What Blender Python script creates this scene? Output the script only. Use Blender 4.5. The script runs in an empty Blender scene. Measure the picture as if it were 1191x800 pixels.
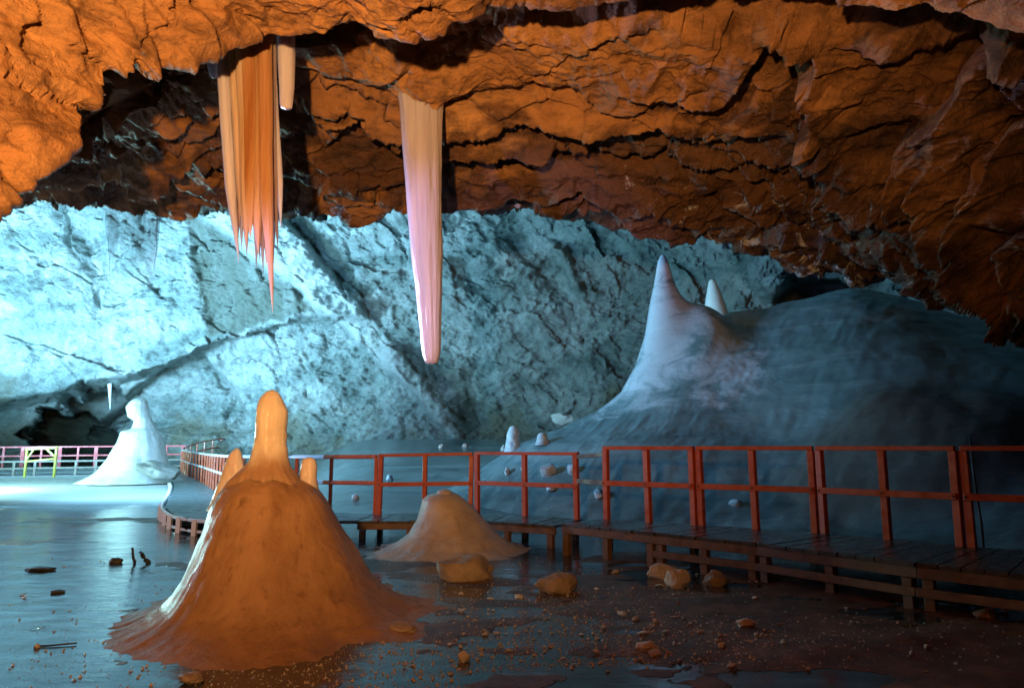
import bpy, bmesh, math, random
import numpy as np
from mathutils import Vector, Matrix, noise as mnoise

random.seed(7)
rng = np.random.default_rng(11)
sc = bpy.context.scene
C = sc.collection

# ------------------------------------------------------------------ camera, light, exposure
F = 794.0                      # focal length in pixels of the 1191 px wide photograph (24 mm)
HC = 1.4                       # eye height above the ice
TILT = math.atan2(120.0, F)
cam_d = bpy.data.cameras.new('camera')
cam_d.lens = 24.0
cam_d.sensor_width = 36.0
cam_d.clip_start = 0.05
cam_d.clip_end = 300
cam = bpy.data.objects.new('camera', cam_d)
C.objects.link(cam)
cam.location = (0, 0, HC)
cam.rotation_euler = (math.radians(90) + TILT, 0, 0)
sc.camera = cam

w = bpy.data.worlds.new('World')
sc.world = w
w.use_nodes = True
w.node_tree.nodes['Background'].inputs[0].default_value = (0.25, 0.45, 0.8, 1)
w.node_tree.nodes['Background'].inputs[1].default_value = 0.012

WARM = (1.0, 0.50, 0.17)
COOL = (0.33, 0.72, 1.0)


def lamp(name, kind, loc, power, col, size=0.2, target=None, angle=None, blend=0.6):
    d = bpy.data.lights.new(name, kind)
    d.energy = power
    d.color = col
    d.shadow_soft_size = size
    if kind == 'SPOT':
        d.spot_size = math.radians(angle)
        d.spot_blend = blend
    o = bpy.data.objects.new(name, d)
    C.objects.link(o)
    o.location = loc
    if target is not None:
        o.rotation_euler = (Vector(target) - Vector(loc)).to_track_quat('-Z', 'Y').to_euler()
    return o


lamp('warm_floodlight', 'SPOT', (-0.75, -0.6, 2.1), 3700, WARM, 0.08, (-2.4, 4.0, 5.3), 129, 1.0)
lamp('cool_floodlight', 'SPOT', (-23.0, 24.5, 3.0), 50000, COOL, 2.0, (-18.5, 36.0, 13.0), 120, 0.8)
lamp('cool_ground_lamp', 'POINT', (-17.0, 19.5, 1.2), 3400, (0.45, 0.92, 0.9), 0.3)
lamp('cool_fill_light', 'SPOT', (-12.0, 13.5, 3.6), 10500, (0.27, 0.66, 1.0), 1.0, (2.0, 32.0, 6.0), 120, 0.8)  # added fill, softens the shadows on the middle of the wall
lamp('blue_spotlight', 'SPOT', (-10.8, 12.2, 4.2), 4300, (0.20, 0.52, 1.0), 0.5, (8.0, 15.0, 2.0), 66, 1.0)
lamp('walkway_lamp', 'POINT', (-8.9, 9.4, 0.9), 200, (0.75, 0.8, 1.0), 0.1)
lamp('icicle_tint_light', 'SPOT', (-8.6, 10.6, 2.6), 4500, (0.66, 0.60, 1.0), 0.15, (-1.5, 6.5, 3.3), 25, 0.9)  # added lamp, tints the icicles cool from the left
lamp('violet_tint_light', 'SPOT', (-4.6, 1.0, 0.7), 2200, (0.50, 0.46, 1.0), 0.15, (-0.93, 7.0, 3.25), 18, 0.7)  # added lamp near the viewer, turns the icicle's front pink

sc.view_settings.view_transform = 'Standard'
sc.view_settings.look = 'None'
sc.view_settings.exposure = 0.0
sc.view_settings.gamma = 1.0
sc.view_settings.use_curve_mapping = False
sc.render.engine = 'CYCLES'
sc.cycles.use_denoising = True
sc.cycles.max_bounces = 8
sc.cycles.diffuse_bounces = 3
sc.cycles.glossy_bounces = 3
sc.cycles.transmission_bounces = 6
sc.cycles.caustics_reflective = False
sc.cycles.caustics_refractive = False
sc.cycles.sample_clamp_indirect = 4.0

# ------------------------------------------------------------------ where a pixel's ray meets the place
CT, ST = math.cos(TILT), math.sin(TILT)


def ray(px, py):
    a = (np.asarray(px, float) - 595.5) / F
    b = (400.0 - np.asarray(py, float)) / F
    return a, CT - ST * b, ST + CT * b


def W(px, py, Y):
    dx, dy, dz = ray(px, py)
    s = np.asarray(Y, float) / dy
    return np.stack(np.broadcast_arrays(dx * s, np.asarray(Y, float) + 0 * s, HC + dz * s), -1)


def onz(px, py, z):
    dx, dy, dz = ray(px, py)
    s = (z - HC) / dz
    return (float(dx * s), float(dy * s), float(z))


def px_of(x, y):            # picture column of a plan position at eye level
    return 595.5 + F * np.asarray(x) / (np.maximum(np.asarray(y), 0.5) * 1.0) * CT


# ------------------------------------------------------------------ noise in numpy
def _h(ix, iy, iz, s):
    n = (ix.astype(np.int64) * 374761393 + iy.astype(np.int64) * 668265263 + iz.astype(np.int64) * 2147483647 + s * 144665)
    n = (n ^ (n >> 13)) * 1274126177
    n = n & 0x7fffffff
    n = (n ^ (n >> 16)) * 1911520717
    return (n & 0xffffff) / float(0xffffff)


def vnoise(P, s=0):
    P = np.asarray(P)
    i = np.floor(P).astype(np.int64)
    f = P - i
    u = f * f * f * (f * (f * 6 - 15) + 10)
    out = 0
    for dx in (0, 1):
        wx = u[..., 0] if dx else 1 - u[..., 0]
        for dy in (0, 1):
            wy = u[..., 1] if dy else 1 - u[..., 1]
            for dz in (0, 1):
                wz = u[..., 2] if dz else 1 - u[..., 2]
                out = out + wx * wy * wz * _h(i[..., 0] + dx, i[..., 1] + dy, i[..., 2] + dz, s)
    return out * 2 - 1


def fbm(P, oct=4, s=0, gain=0.5, ridged=False):
    a, t, out = 1.0, 0.0, 0
    P = np.array(P, float)
    for k in range(oct):
        n = vnoise(P, s + k * 17)
        if ridged:
            n = 1 - 2 * np.abs(n)
        out = out + a * n
        t += a
        a *= gain
        P = P * 2.03 + 5.17
    return out / t


def worley(P, s=0):
    """nearest distance, second distance, cell value and offset from the cell's point"""
    P = np.asarray(P, float)
    i = np.floor(P).astype(np.int64)
    f1 = np.full(P.shape[:-1], 9.0)
    f2 = np.full(P.shape[:-1], 9.0)
    cid = np.zeros(P.shape[:-1])
    off = np.zeros(P.shape)
    for dx in (-1, 0, 1):
        for dy in (-1, 0, 1):
            for dz in (-1, 0, 1):
                c = i + np.array([dx, dy, dz])
                pt = np.stack([c[..., k] + _h(c[..., 0], c[..., 1], c[..., 2], s + 31 * k + 1) for k in range(3)], -1)
                v = P - pt
                d = np.sqrt((v * v).sum(-1))
                near = d < f1
                f2 = np.where(near, f1, np.minimum(f2, d))
                cid = np.where(near, _h(c[..., 0], c[..., 1], c[..., 2], s + 777), cid)
                off = np.where(near[..., None], v, off)
                f1 = np.where(near, d, f1)
    return f1, f2, cid, off


def facet(P, s=0, ck=0.35):
    """blocky broken rock: every cell a tilted plane"""
    f1, f2, cid, off = worley(P, s)
    a = cid * 6.283
    b = (cid * 57.31) % 1.0 * 6.283
    tilt = off[..., 0] * np.cos(a) + off[..., 1] * np.sin(a) * np.cos(b) + off[..., 2] * np.sin(b)
    crack = np.clip((f2 - f1) / 0.07, 0, 1)
    return (cid - 0.5) * 0.9 + tilt * 1.1 - (1 - crack) * ck


def sstep(a, b, x):
    t = np.clip((np.asarray(x, float) - a) / (b - a), 0, 1)
    return t * t * (3 - 2 * t)


# ------------------------------------------------------------------ mesh helpers
def tag(o, label=None, cat=None, group=None, kind=None):
    if label: o['label'] = label
    if cat: o['category'] = cat
    if group: o['group'] = group
    if kind: o['kind'] = kind
    return o


def link(name, me, mat=None, parent=None, smooth=True):
    if mat is not None:
        me.materials.append(mat)
    if smooth:
        me.polygons.foreach_set('use_smooth', np.ones(len(me.polygons), bool))
    o = bpy.data.objects.new(name, me)
    C.objects.link(o)
    if parent is not None:
        o.parent = parent
    return o


def raw_mesh(name, V, Q):
    V = np.ascontiguousarray(V, np.float32).reshape(-1, 3)
    Q = np.ascontiguousarray(Q, np.int32)
    k = Q.shape[1]
    me = bpy.data.meshes.new(name)
    me.vertices.add(len(V))
    me.vertices.foreach_set('co', V.ravel())
    me.loops.add(Q.size)
    me.loops.foreach_set('vertex_index', Q.ravel())
    me.polygons.add(len(Q))
    me.polygons.foreach_set('loop_start', np.arange(0, Q.size, k, dtype=np.int32))
    me.update(calc_edges=True)
    me.validate()
    return me


def grid_mesh(name, P, wrap=False, flip=False):
    n, m = P.shape[:2]
    idx = np.arange(n * m).reshape(n, m)
    if wrap:
        idx = np.concatenate([idx, idx[:, :1]], 1)
    a, b, c, d = idx[:-1, :-1], idx[:-1, 1:], idx[1:, 1:], idx[1:, :-1]
    Q = np.stack([a, b, c, d] if not flip else [d, c, b, a], -1).reshape(-1, 4)
    return raw_mesh(name, P.reshape(-1, 3), Q)


def grid_normals(P):
    du = np.gradient(P, axis=1)
    dv = np.gradient(P, axis=0)
    N = np.cross(du, dv)
    N /= np.linalg.norm(N, axis=-1, keepdims=True) + 1e-9
    return N


def face_point(P, N, q):
    """turn the normals so that they look towards the point q"""
    s = np.sign(((np.asarray(q) - P) * N).sum(-1, keepdims=True).mean())
    return N * (s if s != 0 else 1)


def blur(A, k, axis):
    if k < 1:
        return A
    ker = np.hanning(2 * k + 3)[1:-1]
    ker /= ker.sum()
    pad = [(0, 0)] * A.ndim
    pad[axis] = (k, k)
    B = np.pad(A, pad, mode='edge')
    return np.apply_along_axis(lambda v: np.convolve(v, ker, 'valid'), axis, B)


class MB:
    """collects boxes, bars and tubes into ONE mesh"""
    def __init__(self):
        self.bm = bmesh.new()

    def box(self, c, size, rot=None, bevel=0.0):
        r = bmesh.ops.create_cube(self.bm, size=1.0)
        M = Matrix.Translation(Vector(c)) @ (rot.to_4x4() if rot is not None else Matrix.Identity(4)) @ Matrix.Diagonal((*size, 1))
        bmesh.ops.transform(self.bm, matrix=M, verts=r['verts'])
        if bevel > 0:
            es = list({e for v in r['verts'] for e in v.link_edges})
            bmesh.ops.bevel(self.bm, geom=es, offset=bevel, segments=1, affect='EDGES')
        return self

    def bar(self, a, b, wd, ht, bevel=0.004, roll=0.0):
        """square timber from a to b; wd across, ht in height"""
        a, b = Vector(a), Vector(b)
        d = b - a
        L = d.length
        x = d.normalized()
        up = Vector((0, 0, 1)) if abs(x.z) < 0.9 else Vector((math.cos(roll), math.sin(roll), 0))
        y = up.cross(x).normalized()
        z = x.cross(y)
        R = Matrix((x, y, z)).transposed()
        return self.box((a + b) / 2, (L, wd, ht), R, bevel)

    def tube(self, pts, rad, seg=8):
        rings = []
        n = len(pts)
        for i, p in enumerate(pts):
            p = Vector(p)
            t = (Vector(pts[min(i + 1, n - 1)]) - Vector(pts[max(i - 1, 0)])).normalized()
            u = t.orthogonal().normalized()
            v = t.cross(u)
            r = rad[i] if hasattr(rad, '__len__') else rad
            rings.append([self.bm.verts.new(p + (u * math.cos(2 * math.pi * k / seg) + v * math.sin(2 * math.pi * k / seg)) * r) for k in range(seg)])
        for i in range(n - 1):
            for k in range(seg):
                self.bm.faces.new((rings[i][k], rings[i][(k + 1) % seg], rings[i + 1][(k + 1) % seg], rings[i + 1][k]))
        self.bm.faces.new(rings[0][::-1])
        self.bm.faces.new(rings[-1])
        return self

    def build(self, name, mat, parent=None, smooth=False):
        bmesh.ops.recalc_face_normals(self.bm, faces=self.bm.faces)
        me = bpy.data.meshes.new(name)
        self.bm.to_mesh(me)
        self.bm.free()
        return link(name, me, mat, parent, smooth)


# ------------------------------------------------------------------ materials
class NT:
    def __init__(self, name):
        self.m = bpy.data.materials.new(name)
        self.m.use_nodes = True
        self.t = self.m.node_tree
        self.b = self.t.nodes['Principled BSDF']
        self.geo = self.t.nodes.new('ShaderNodeNewGeometry')
        self.tc = self.t.nodes.new('ShaderNodeTexCoord')

    def put(self, sock, v):
        if isinstance(v, bpy.types.NodeSocket):
            self.t.links.new(v, sock)
        elif isinstance(v, (tuple, list)) and len(v) == 3 and sock.type == 'RGBA':
            sock.default_value = (*v, 1)
        else:
            sock.default_value = v

    def pos(self, scale=(1, 1, 1), rot=(0, 0, 0), obj=False):
        mp = self.t.nodes.new('ShaderNodeMapping')
        mp.inputs['Scale'].default_value = scale
        mp.inputs['Rotation'].default_value = rot
        self.t.links.new(self.tc.outputs['Object'] if obj else self.geo.outputs['Position'], mp.inputs['Vector'])
        return mp.outputs[0]

    def noise(self, vec, scale, detail=6, rough=0.55, dist=0.0):
        n = self.t.nodes.new('ShaderNodeTexNoise')
        self.put(n.inputs['Vector'], vec)
        n.inputs['Scale'].default_value = scale
        n.inputs['Detail'].default_value = detail
        n.inputs['Roughness'].default_value = rough
        n.inputs['Distortion'].default_value = dist
        return n.outputs['Fac']

    def voro(self, vec, scale, feature='F1'):
        n = self.t.nodes.new('ShaderNodeTexVoronoi')
        n.feature = feature
        self.put(n.inputs['Vector'], vec)
        n.inputs['Scale'].default_value = scale
        return n.outputs['Distance']

    def ramp(self, fac, stops, interp='LINEAR'):
        r = self.t.nodes.new('ShaderNodeValToRGB')
        r.color_ramp.interpolation = interp
        el = r.color_ramp.elements
        while len(el) < len(stops):
            el.new(0.5)
        for e, (p, c) in zip(el, stops):
            e.position = p
            e.color = (*c, 1) if hasattr(c, '__len__') else (c, c, c, 1)
        self.put(r.inputs[0], fac)
        return r.outputs[0]

    def mix(self, fac, a, b, mode='MIX'):
        n = self.t.nodes.new('ShaderNodeMix')
        n.data_type = 'RGBA'
        n.blend_type = mode
        self.put(n.inputs[0], fac)
        self.put(n.inputs[6], a)
        self.put(n.inputs[7], b)
        return n.outputs[2]

    def math(self, op, a, b=0.0, clamp=False):
        n = self.t.nodes.new('ShaderNodeMath')
        n.operation = op
        n.use_clamp = clamp
        self.put(n.inputs[0], a)
        self.put(n.inputs[1], b)
        return n.outputs[0]

    def xyz(self, vec=None):
        n = self.t.nodes.new('ShaderNodeSeparateXYZ')
        self.put(n.inputs[0], vec if vec is not None else self.geo.outputs['Position'])
        return n.outputs

    def maprange(self, v, a, b, c=0.0, d=1.0):
        n = self.t.nodes.new('ShaderNodeMapRange')
        n.interpolation_type = 'SMOOTHSTEP'
        self.put(n.inputs[0], v)
        for k, x in enumerate((a, b, c, d)):
            n.inputs[k + 1].default_value = x
        return n.outputs[0]

    def attr(self, name):
        n = self.t.nodes.new('ShaderNodeAttribute')
        n.attribute_name = name
        return n.outputs['Fac']

    def bump(self, height, strength=0.4, dist=0.05, prev=None):
        n = self.t.nodes.new('ShaderNodeBump')
        n.inputs['Strength'].default_value = strength
        n.inputs['Distance'].default_value = dist
        self.put(n.inputs['Height'], height)
        if prev is not None:
            self.t.links.new(prev, n.inputs['Normal'])
        return n.outputs[0]

    def out(self, **kw):
        for k, v in kw.items():
            self.put(self.b.inputs[k.replace('_', ' ')], v)
        return self.m


def m_ceiling():
    k = NT('cave_limestone')
    p = k.pos()
    a = k.noise(p, 0.55, 8, 0.6, 0.4)
    b = k.noise(k.pos((1.0, 1.0, 2.6), (0.25, 0.2, 0)), 2.6, 9, 0.65, 0.8)
    c1 = k.ramp(a, [(0.30, (0.16, 0.072, 0.026)), (0.48, (0.35, 0.165, 0.058)), (0.62, (0.47, 0.245, 0.092)), (0.78, (0.27, 0.13, 0.05))])
    c2 = k.ramp(b, [(0.32, (0.35, 0.33, 0.31)), (0.5, (0.95, 0.95, 0.95)), (0.7, (1.25, 1.2, 1.15))])
    col = k.mix(1.0, c1, c2, 'MULTIPLY')
    # dark, wet rock towards the dripping edge; weakening lamplight painted in to the right
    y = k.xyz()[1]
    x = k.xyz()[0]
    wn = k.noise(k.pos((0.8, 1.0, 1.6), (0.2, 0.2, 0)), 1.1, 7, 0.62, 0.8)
    wet_dim_reg = k.math('ADD', k.maprange(y, 6.0, 8.6, -0.16, 0.20), k.maprange(x, -3.5, 4.0, -0.10, 0.22))
    wet_dim = k.maprange(k.math('ADD', wn, wet_dim_reg), 0.50, 0.66)
    col = k.mix(wet_dim, col, k.mix(1.0, col, (0.28, 0.25, 0.25), 'MULTIPLY'))
    # pale grey patches, denser towards the cold chamber and to the right
    fr = k.noise(k.pos((1, 0.8, 1.4)), 1.5, 10, 0.72, 1.2)
    reg = k.math('ADD', k.maprange(y, 6.5, 9.3, -0.05, 0.06), k.maprange(x, -1.0, 5.0, -0.04, 0.07))
    fm = k.maprange(k.math('ADD', fr, reg), 0.66, 0.72)
    col = k.mix(fm, col, (0.50, 0.50, 0.54))
    g = k.noise(p, 11, 10, 0.68)
    h = k.noise(k.pos((1, 1, 2.2), (0.3, 0.25, 0)), 32, 6, 0.6)
    n = k.bump(g, 0.75, 0.09)
    n = k.bump(h, 0.45, 0.02, n)
    rough = k.mix(wet_dim, k.ramp(k.noise(p, 1.9, 5), [(0.35, 0.34), (0.65, 0.6)]), (0.27, 0.27, 0.27))
    return k.out(Base_Color=col, Roughness=rough, Normal=n, Specular_IOR_Level=0.5)


def m_wall():
    k = NT('pale_cave_wall')
    p = k.pos()
    a = k.noise(k.pos((0.8, 1.0, 1.7), (0, 0.7, 0)), 0.26, 10, 0.66, 0.8)
    c = k.ramp(a, [(0.30, (0.15, 0.21, 0.20)), (0.44, (0.34, 0.42, 0.41)), (0.58, (0.56, 0.62, 0.61)), (0.74, (0.26, 0.34, 0.32))])
    b = k.noise(k.pos((1, 1, 1)), 1.5, 10, 0.75, 0.3)
    c = k.mix(1.0, c, k.ramp(b, [(0.32, 0.30), (0.47, 0.85), (0.6, 1.1), (0.75, 1.3)]), 'MULTIPLY')
    # greenish and ochre stains near the foot of the wall
    z = k.xyz()[2]
    s = k.math('ADD', k.noise(p, 0.33, 6, 0.6), k.maprange(z, 1.0, 8.0, 0.16, -0.05))
    c = k.mix(k.maprange(s, 0.58, 0.80), c, (0.25, 0.25, 0.19))
    st = k.attr('dark_tone')
    c = k.mix(k.math('MULTIPLY', k.attr('pale_band'), 0.8), c, (0.74, 0.78, 0.77))
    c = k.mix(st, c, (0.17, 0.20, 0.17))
    g = k.noise(k.pos((0.8, 1.0, 1.9), (0, 0.7, 0)), 2.8, 12, 0.75, 0.4)
    h = k.noise(k.pos((1, 1, 1.6), (0, 0.7, 0)), 10, 8, 0.7)
    n = k.bump(g, 0.9, 0.36)
    n = k.bump(h, 0.7, 0.10, n)
    return k.out(Base_Color=c, Roughness=0.6, Normal=n, Specular_IOR_Level=0.35)


def m_ice(name, c0, c1, rough=0.3, sss=0.5, rad=(0.1, 0.09, 0.08), scale=1.0, streak=None, bump=0.25, bscale=9.0, dirt=None, spec=0.5, trans=0.0, low=None):
    k = NT(name)
    p = k.pos(streak or (1, 1, 1), obj=True)
    a = k.noise(p, 2.2 * scale, 7, 0.6, 0.4)
    col = k.ramp(a, [(0.35, c0), (0.65, c1)])
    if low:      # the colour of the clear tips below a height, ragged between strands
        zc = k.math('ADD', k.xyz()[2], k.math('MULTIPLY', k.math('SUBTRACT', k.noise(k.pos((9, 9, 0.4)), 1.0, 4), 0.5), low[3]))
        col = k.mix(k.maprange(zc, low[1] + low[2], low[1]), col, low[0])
    if dirt:
        d = k.noise(p, 5.0 * scale, 8, 0.65)
        col = k.mix(k.maprange(d, 0.52, 0.72), col, dirt)
    n = k.bump(k.noise(p, bscale * scale, 6, 0.6), bump, 0.04)
    n = k.bump(k.noise(k.pos(obj=True), 60, 4), bump * 0.5, 0.01, n)
    r = k.ramp(k.noise(p, 4 * scale, 4), [(0.35, rough * 0.7), (0.65, rough * 1.4)])
    m = k.out(Base_Color=col, Roughness=r, Normal=n, Subsurface_Weight=sss, Specular_IOR_Level=spec, IOR=1.31, Transmission_Weight=trans)
    k.b.inputs['Subsurface Radius'].default_value = rad
    k.b.inputs['Subsurface Scale'].default_value = 1.0
    return m


def m_floor():
    k = NT('wet_ice_floor')
    p = k.pos()
    X, Y, Z = k.xyz()
    wet = k.attr('wet')            # 1 = clear melt water over ice, 0 = grit and mud
    snow = k.attr('snow')
    far = k.attr('far')
    n1 = k.noise(k.pos((0.8, 1.6, 1)), 1.6, 9, 0.65, 0.7)
    w = k.maprange(k.math('ADD', k.math('MULTIPLY', n1, 0.8), wet), 0.78, 1.0)
    mud = k.ramp(k.noise(p, 3.0, 9, 0.7), [(0.3, (0.035, 0.017, 0.008)), (0.5, (0.11, 0.055, 0.024)), (0.7, (0.25, 0.14, 0.065))])
    ice = k.ramp(k.noise(k.pos((0.6, 1.5, 1)), 0.9, 8, 0.62, 0.5), [(0.3, (0.012, 0.018, 0.022)), (0.55, (0.03, 0.042, 0.048)), (0.78, (0.10, 0.13, 0.14))])
    farc = k.ramp(k.noise(k.pos((0.35, 1.4, 1)), 0.7, 8, 0.62, 0.6), [(0.3, (0.03, 0.05, 0.055)), (0.55, (0.11, 0.16, 0.17)), (0.75, (0.30, 0.36, 0.36))])
    col = k.mix(w, mud, ice)
    col = k.mix(far, col, farc)
    col = k.mix(snow, col, (0.72, 0.76, 0.76))
    r = k.mix(w, (0.42, 0.42, 0.42), k.ramp(k.noise(k.pos((0.7, 1.8, 1)), 1.1, 7, 0.65), [(0.4, 0.03), (0.65, 0.14)]))
    r = k.mix(far, r, (0.22, 0.22, 0.22))
    r = k.mix(snow, r, (0.55, 0.55, 0.55))
    # ripples of refrozen water; coarser relief on the mud
    rip = k.noise(k.pos((0.7, 1.5, 1)), 3.4, 7, 0.62, 0.5)
    n = k.bump(rip, 0.16, 0.06)
    gr = k.math('MULTIPLY', k.noise(p, 30, 7, 0.7), k.math('SUBTRACT', 1.0, w))
    n = k.bump(gr, 0.9, 0.03, n)
    return k.out(Base_Color=col, Roughness=r, Normal=n, Specular_IOR_Level=0.5)


def m_massif():
    k = NT('blue_grey_ice')
    p = k.pos()
    fl = k.noise(k.pos((0.3, 0.7, 2.4), (0.3, 0.55, 0.3)), 0.9, 9, 0.62, 0.8)
    col = k.ramp(fl, [(0.28, (0.10, 0.16, 0.18)), (0.48, (0.16, 0.235, 0.25)), (0.7, (0.26, 0.335, 0.35))])
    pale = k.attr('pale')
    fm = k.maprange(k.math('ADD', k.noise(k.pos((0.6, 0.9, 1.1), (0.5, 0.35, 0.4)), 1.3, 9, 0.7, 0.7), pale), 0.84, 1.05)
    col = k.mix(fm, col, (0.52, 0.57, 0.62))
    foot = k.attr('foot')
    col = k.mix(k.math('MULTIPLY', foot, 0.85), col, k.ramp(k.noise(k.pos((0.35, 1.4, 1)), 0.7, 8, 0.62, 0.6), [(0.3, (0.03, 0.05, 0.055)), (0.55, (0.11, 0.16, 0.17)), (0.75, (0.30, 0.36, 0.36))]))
    br = k.attr('dirt')
    col = k.mix(br, col, (0.12, 0.085, 0.07))
    n = k.bump(fl, 0.22, 0.25)
    n = k.bump(k.noise(p, 5, 10, 0.7), 0.22, 0.06, n)
    m = k.out(Base_Color=col, Roughness=k.ramp(fl, [(0.3, 0.16), (0.7, 0.32)]), Normal=n, Subsurface_Weight=0.2)
    k.b.inputs['Subsurface Radius'].default_value = (0.25, 0.3, 0.35)
    return m


def m_wood(name, c0, c1, rough=0.3, wear=None, bump=0.3):
    k = NT(name)
    g = k.noise(k.pos((3, 3, 3)), 3.0, 8, 0.65, 0.6)
    col = k.ramp(g, [(0.3, c0), (0.7, c1)])
    if wear:
        col = k.mix(k.maprange(k.noise(k.pos(), 7, 9, 0.75), 0.60, 0.72), col, wear)
    n = k.bump(k.noise(k.pos((6, 6, 20)), 5, 6, 0.6), bump, 0.01)
    r = k.ramp(k.noise(k.pos(), 4.5, 5), [(0.35, rough * 0.6), (0.65, rough * 1.5)])
    return k.out(Base_Color=col, Roughness=r, Normal=n)


def m_stone(name, c0, c1, rough=0.6, sss=0.0):
    k = NT(name)
    p = k.pos(obj=True)
    col = k.ramp(k.noise(p, 3.0, 8, 0.65, 0.5), [(0.3, c0), (0.7, c1)])
    n = k.bump(k.noise(p, 8, 8, 0.68), 0.5, 0.06)
    return k.out(Base_Color=col, Roughness=rough, Normal=n, Subsurface_Weight=sss)


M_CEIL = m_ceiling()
M_WALL = m_wall()
M_FLOOR = m_floor()
M_MASSIF = m_massif()
M_MOUND = m_ice('muddy_milk_ice', (0.30, 0.165, 0.082), (0.42, 0.245, 0.13), 0.36, 0.8, (0.10, 0.05, 0.025), 1.9, (1, 1, 0.4), 0.4, 9, dirt=(0.23, 0.12, 0.06), spec=0.3)
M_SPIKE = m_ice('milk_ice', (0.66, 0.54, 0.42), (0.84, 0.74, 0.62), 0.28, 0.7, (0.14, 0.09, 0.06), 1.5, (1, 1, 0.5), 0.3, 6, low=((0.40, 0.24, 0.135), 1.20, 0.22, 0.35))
M_HORN = m_ice('pink_horn_ice', (0.60, 0.47, 0.42), (0.80, 0.68, 0.62), 0.28, 0.7, (0.14, 0.09, 0.07), 1.5, (1, 1, 0.5), 0.3, 6)
M_MOUND2 = m_ice('rosy_milk_ice', (0.42, 0.32, 0.27), (0.58, 0.48, 0.42), 0.35, 0.4, (0.09, 0.06, 0.05), 1.6, None, 0.35, 8)
M_ICICLE = m_ice('cloudy_icicle_ice', (0.54, 0.48, 0.60), (0.74, 0.69, 0.80), 0.2, 0.6, (0.12, 0.09, 0.09), 2.0, (1, 1, 0.08), 0.5, 7, trans=0.35)
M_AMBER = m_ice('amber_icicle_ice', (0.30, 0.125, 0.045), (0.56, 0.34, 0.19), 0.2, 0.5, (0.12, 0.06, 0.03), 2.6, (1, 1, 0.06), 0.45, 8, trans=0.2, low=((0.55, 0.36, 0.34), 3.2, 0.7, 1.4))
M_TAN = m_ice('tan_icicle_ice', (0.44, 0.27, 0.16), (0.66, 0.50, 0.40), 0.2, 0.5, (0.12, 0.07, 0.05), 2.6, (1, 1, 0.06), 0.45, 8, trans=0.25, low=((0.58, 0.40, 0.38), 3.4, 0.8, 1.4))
M_ROSE = m_ice('clear_tip_ice', (0.40, 0.26, 0.26), (0.58, 0.46, 0.48), 0.12, 0.5, (0.1, 0.06, 0.05), 3.0, (1, 1, 0.1), 0.45, 9, trans=0.6)
M_WHITE = m_ice('white_ice', (0.74, 0.80, 0.78), (0.86, 0.90, 0.88), 0.35, 0.5, (0.2, 0.22, 0.22), 0.6, (1, 1, 0.5), 0.3, 4)
M_SNOW = m_ice('snowy_ice', (0.36, 0.40, 0.42), (0.56, 0.60, 0.62), 0.45, 0.3, (0.05, 0.05, 0.05), 4.0, None, 0.4, 9)
M_RED = m_wood('red_painted_wood', (0.42, 0.058, 0.014), (0.60, 0.105, 0.026), 0.42, (0.17, 0.075, 0.04))
M_LITWOOD = m_wood('lit_pale_wood', (0.62, 0.58, 0.62), (0.78, 0.75, 0.78), 0.5, (0.4, 0.28, 0.26))  # cool lamplight on rails and frame put into the colour
M_DECK = m_wood('wet_boards', (0.035, 0.032, 0.030), (0.085, 0.075, 0.065), 0.24, None, 0.5)
M_BEAM = m_wood('brown_timber', (0.10, 0.050, 0.024), (0.22, 0.115, 0.055), 0.5, (0.06, 0.03, 0.02))
M_GREYWOOD = m_wood('grey_timber', (0.26, 0.25, 0.22), (0.40, 0.38, 0.34), 0.55)
M_YELLOW = m_wood('yellow_paint', (0.60, 0.56, 0.06), (0.72, 0.68, 0.12), 0.4, (0.55, 0.30, 0.10))
M_TWIG = m_wood('dark_stick', (0.012, 0.010, 0.010), (0.035, 0.03, 0.028), 0.5)
M_STONE = m_stone('tan_stone', (0.20, 0.14, 0.095), (0.46, 0.35, 0.25), 0.5)
M_PALESTONE = m_stone('pale_stone', (0.48, 0.40, 0.36), (0.66, 0.58, 0.54), 0.5, 0.2)
M_DARKSTONE = m_stone('dark_stone', (0.03, 0.028, 0.025), (0.09, 0.08, 0.07), 0.45)
M_SLAB = m_stone('grey_slab_rock', (0.16, 0.16, 0.14), (0.40, 0.40, 0.36), 0.55)
M_CHIP = m_stone('ice_chip', (0.52, 0.43, 0.36), (0.76, 0.68, 0.62), 0.3, 0.25)

# ------------------------------------------------------------------ the ground: heights first
SPX, SPY = W(779, 400, 17.0)[:2]          # plan position of the tall spike's axis


def zline(px_pts, py_pts, px):
    return np.interp(px, px_pts, py_pts)


def floor_relief(x, y):
    """mud and refrozen slush above (+) or below (-) the melt water"""
    P = np.stack([x, y, 0 * x], -1)
    a = x / np.maximum(y, 1.0)
    h = 0.060 * fbm(P * np.array([0.55, 0.95, 1]), 4, 3) + 0.030 * fbm(P * np.array([1.9, 3.4, 1]), 5, 9, 0.6)
    bank = sstep(-0.42, -0.08, a + 0.10 * vnoise(P * 0.7, 62)) * sstep(11, 7.5, y)
    return h - 0.030 + 0.042 * bank


def floor_z(x, y):
    x, y = np.asarray(x, float), np.asarray(y, float)
    P = np.stack([x, y, 0 * x], -1)
    a = x / np.maximum(y, 1.0)
    z = (1.25 * sstep(11.5, 22, y) + 0.5 * sstep(20, 31, y)) * sstep(-0.36, -0.20, a)
    apron = sstep(16.4, 17.4, y + 1.4 * vnoise(P * 0.45, 5)) * sstep(-0.455, -0.50, a)
    z = z + 0.14 * apron
    h = floor_relief(x, y)
    return z + np.where(h < 0, 0.12 * h, h)


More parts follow.
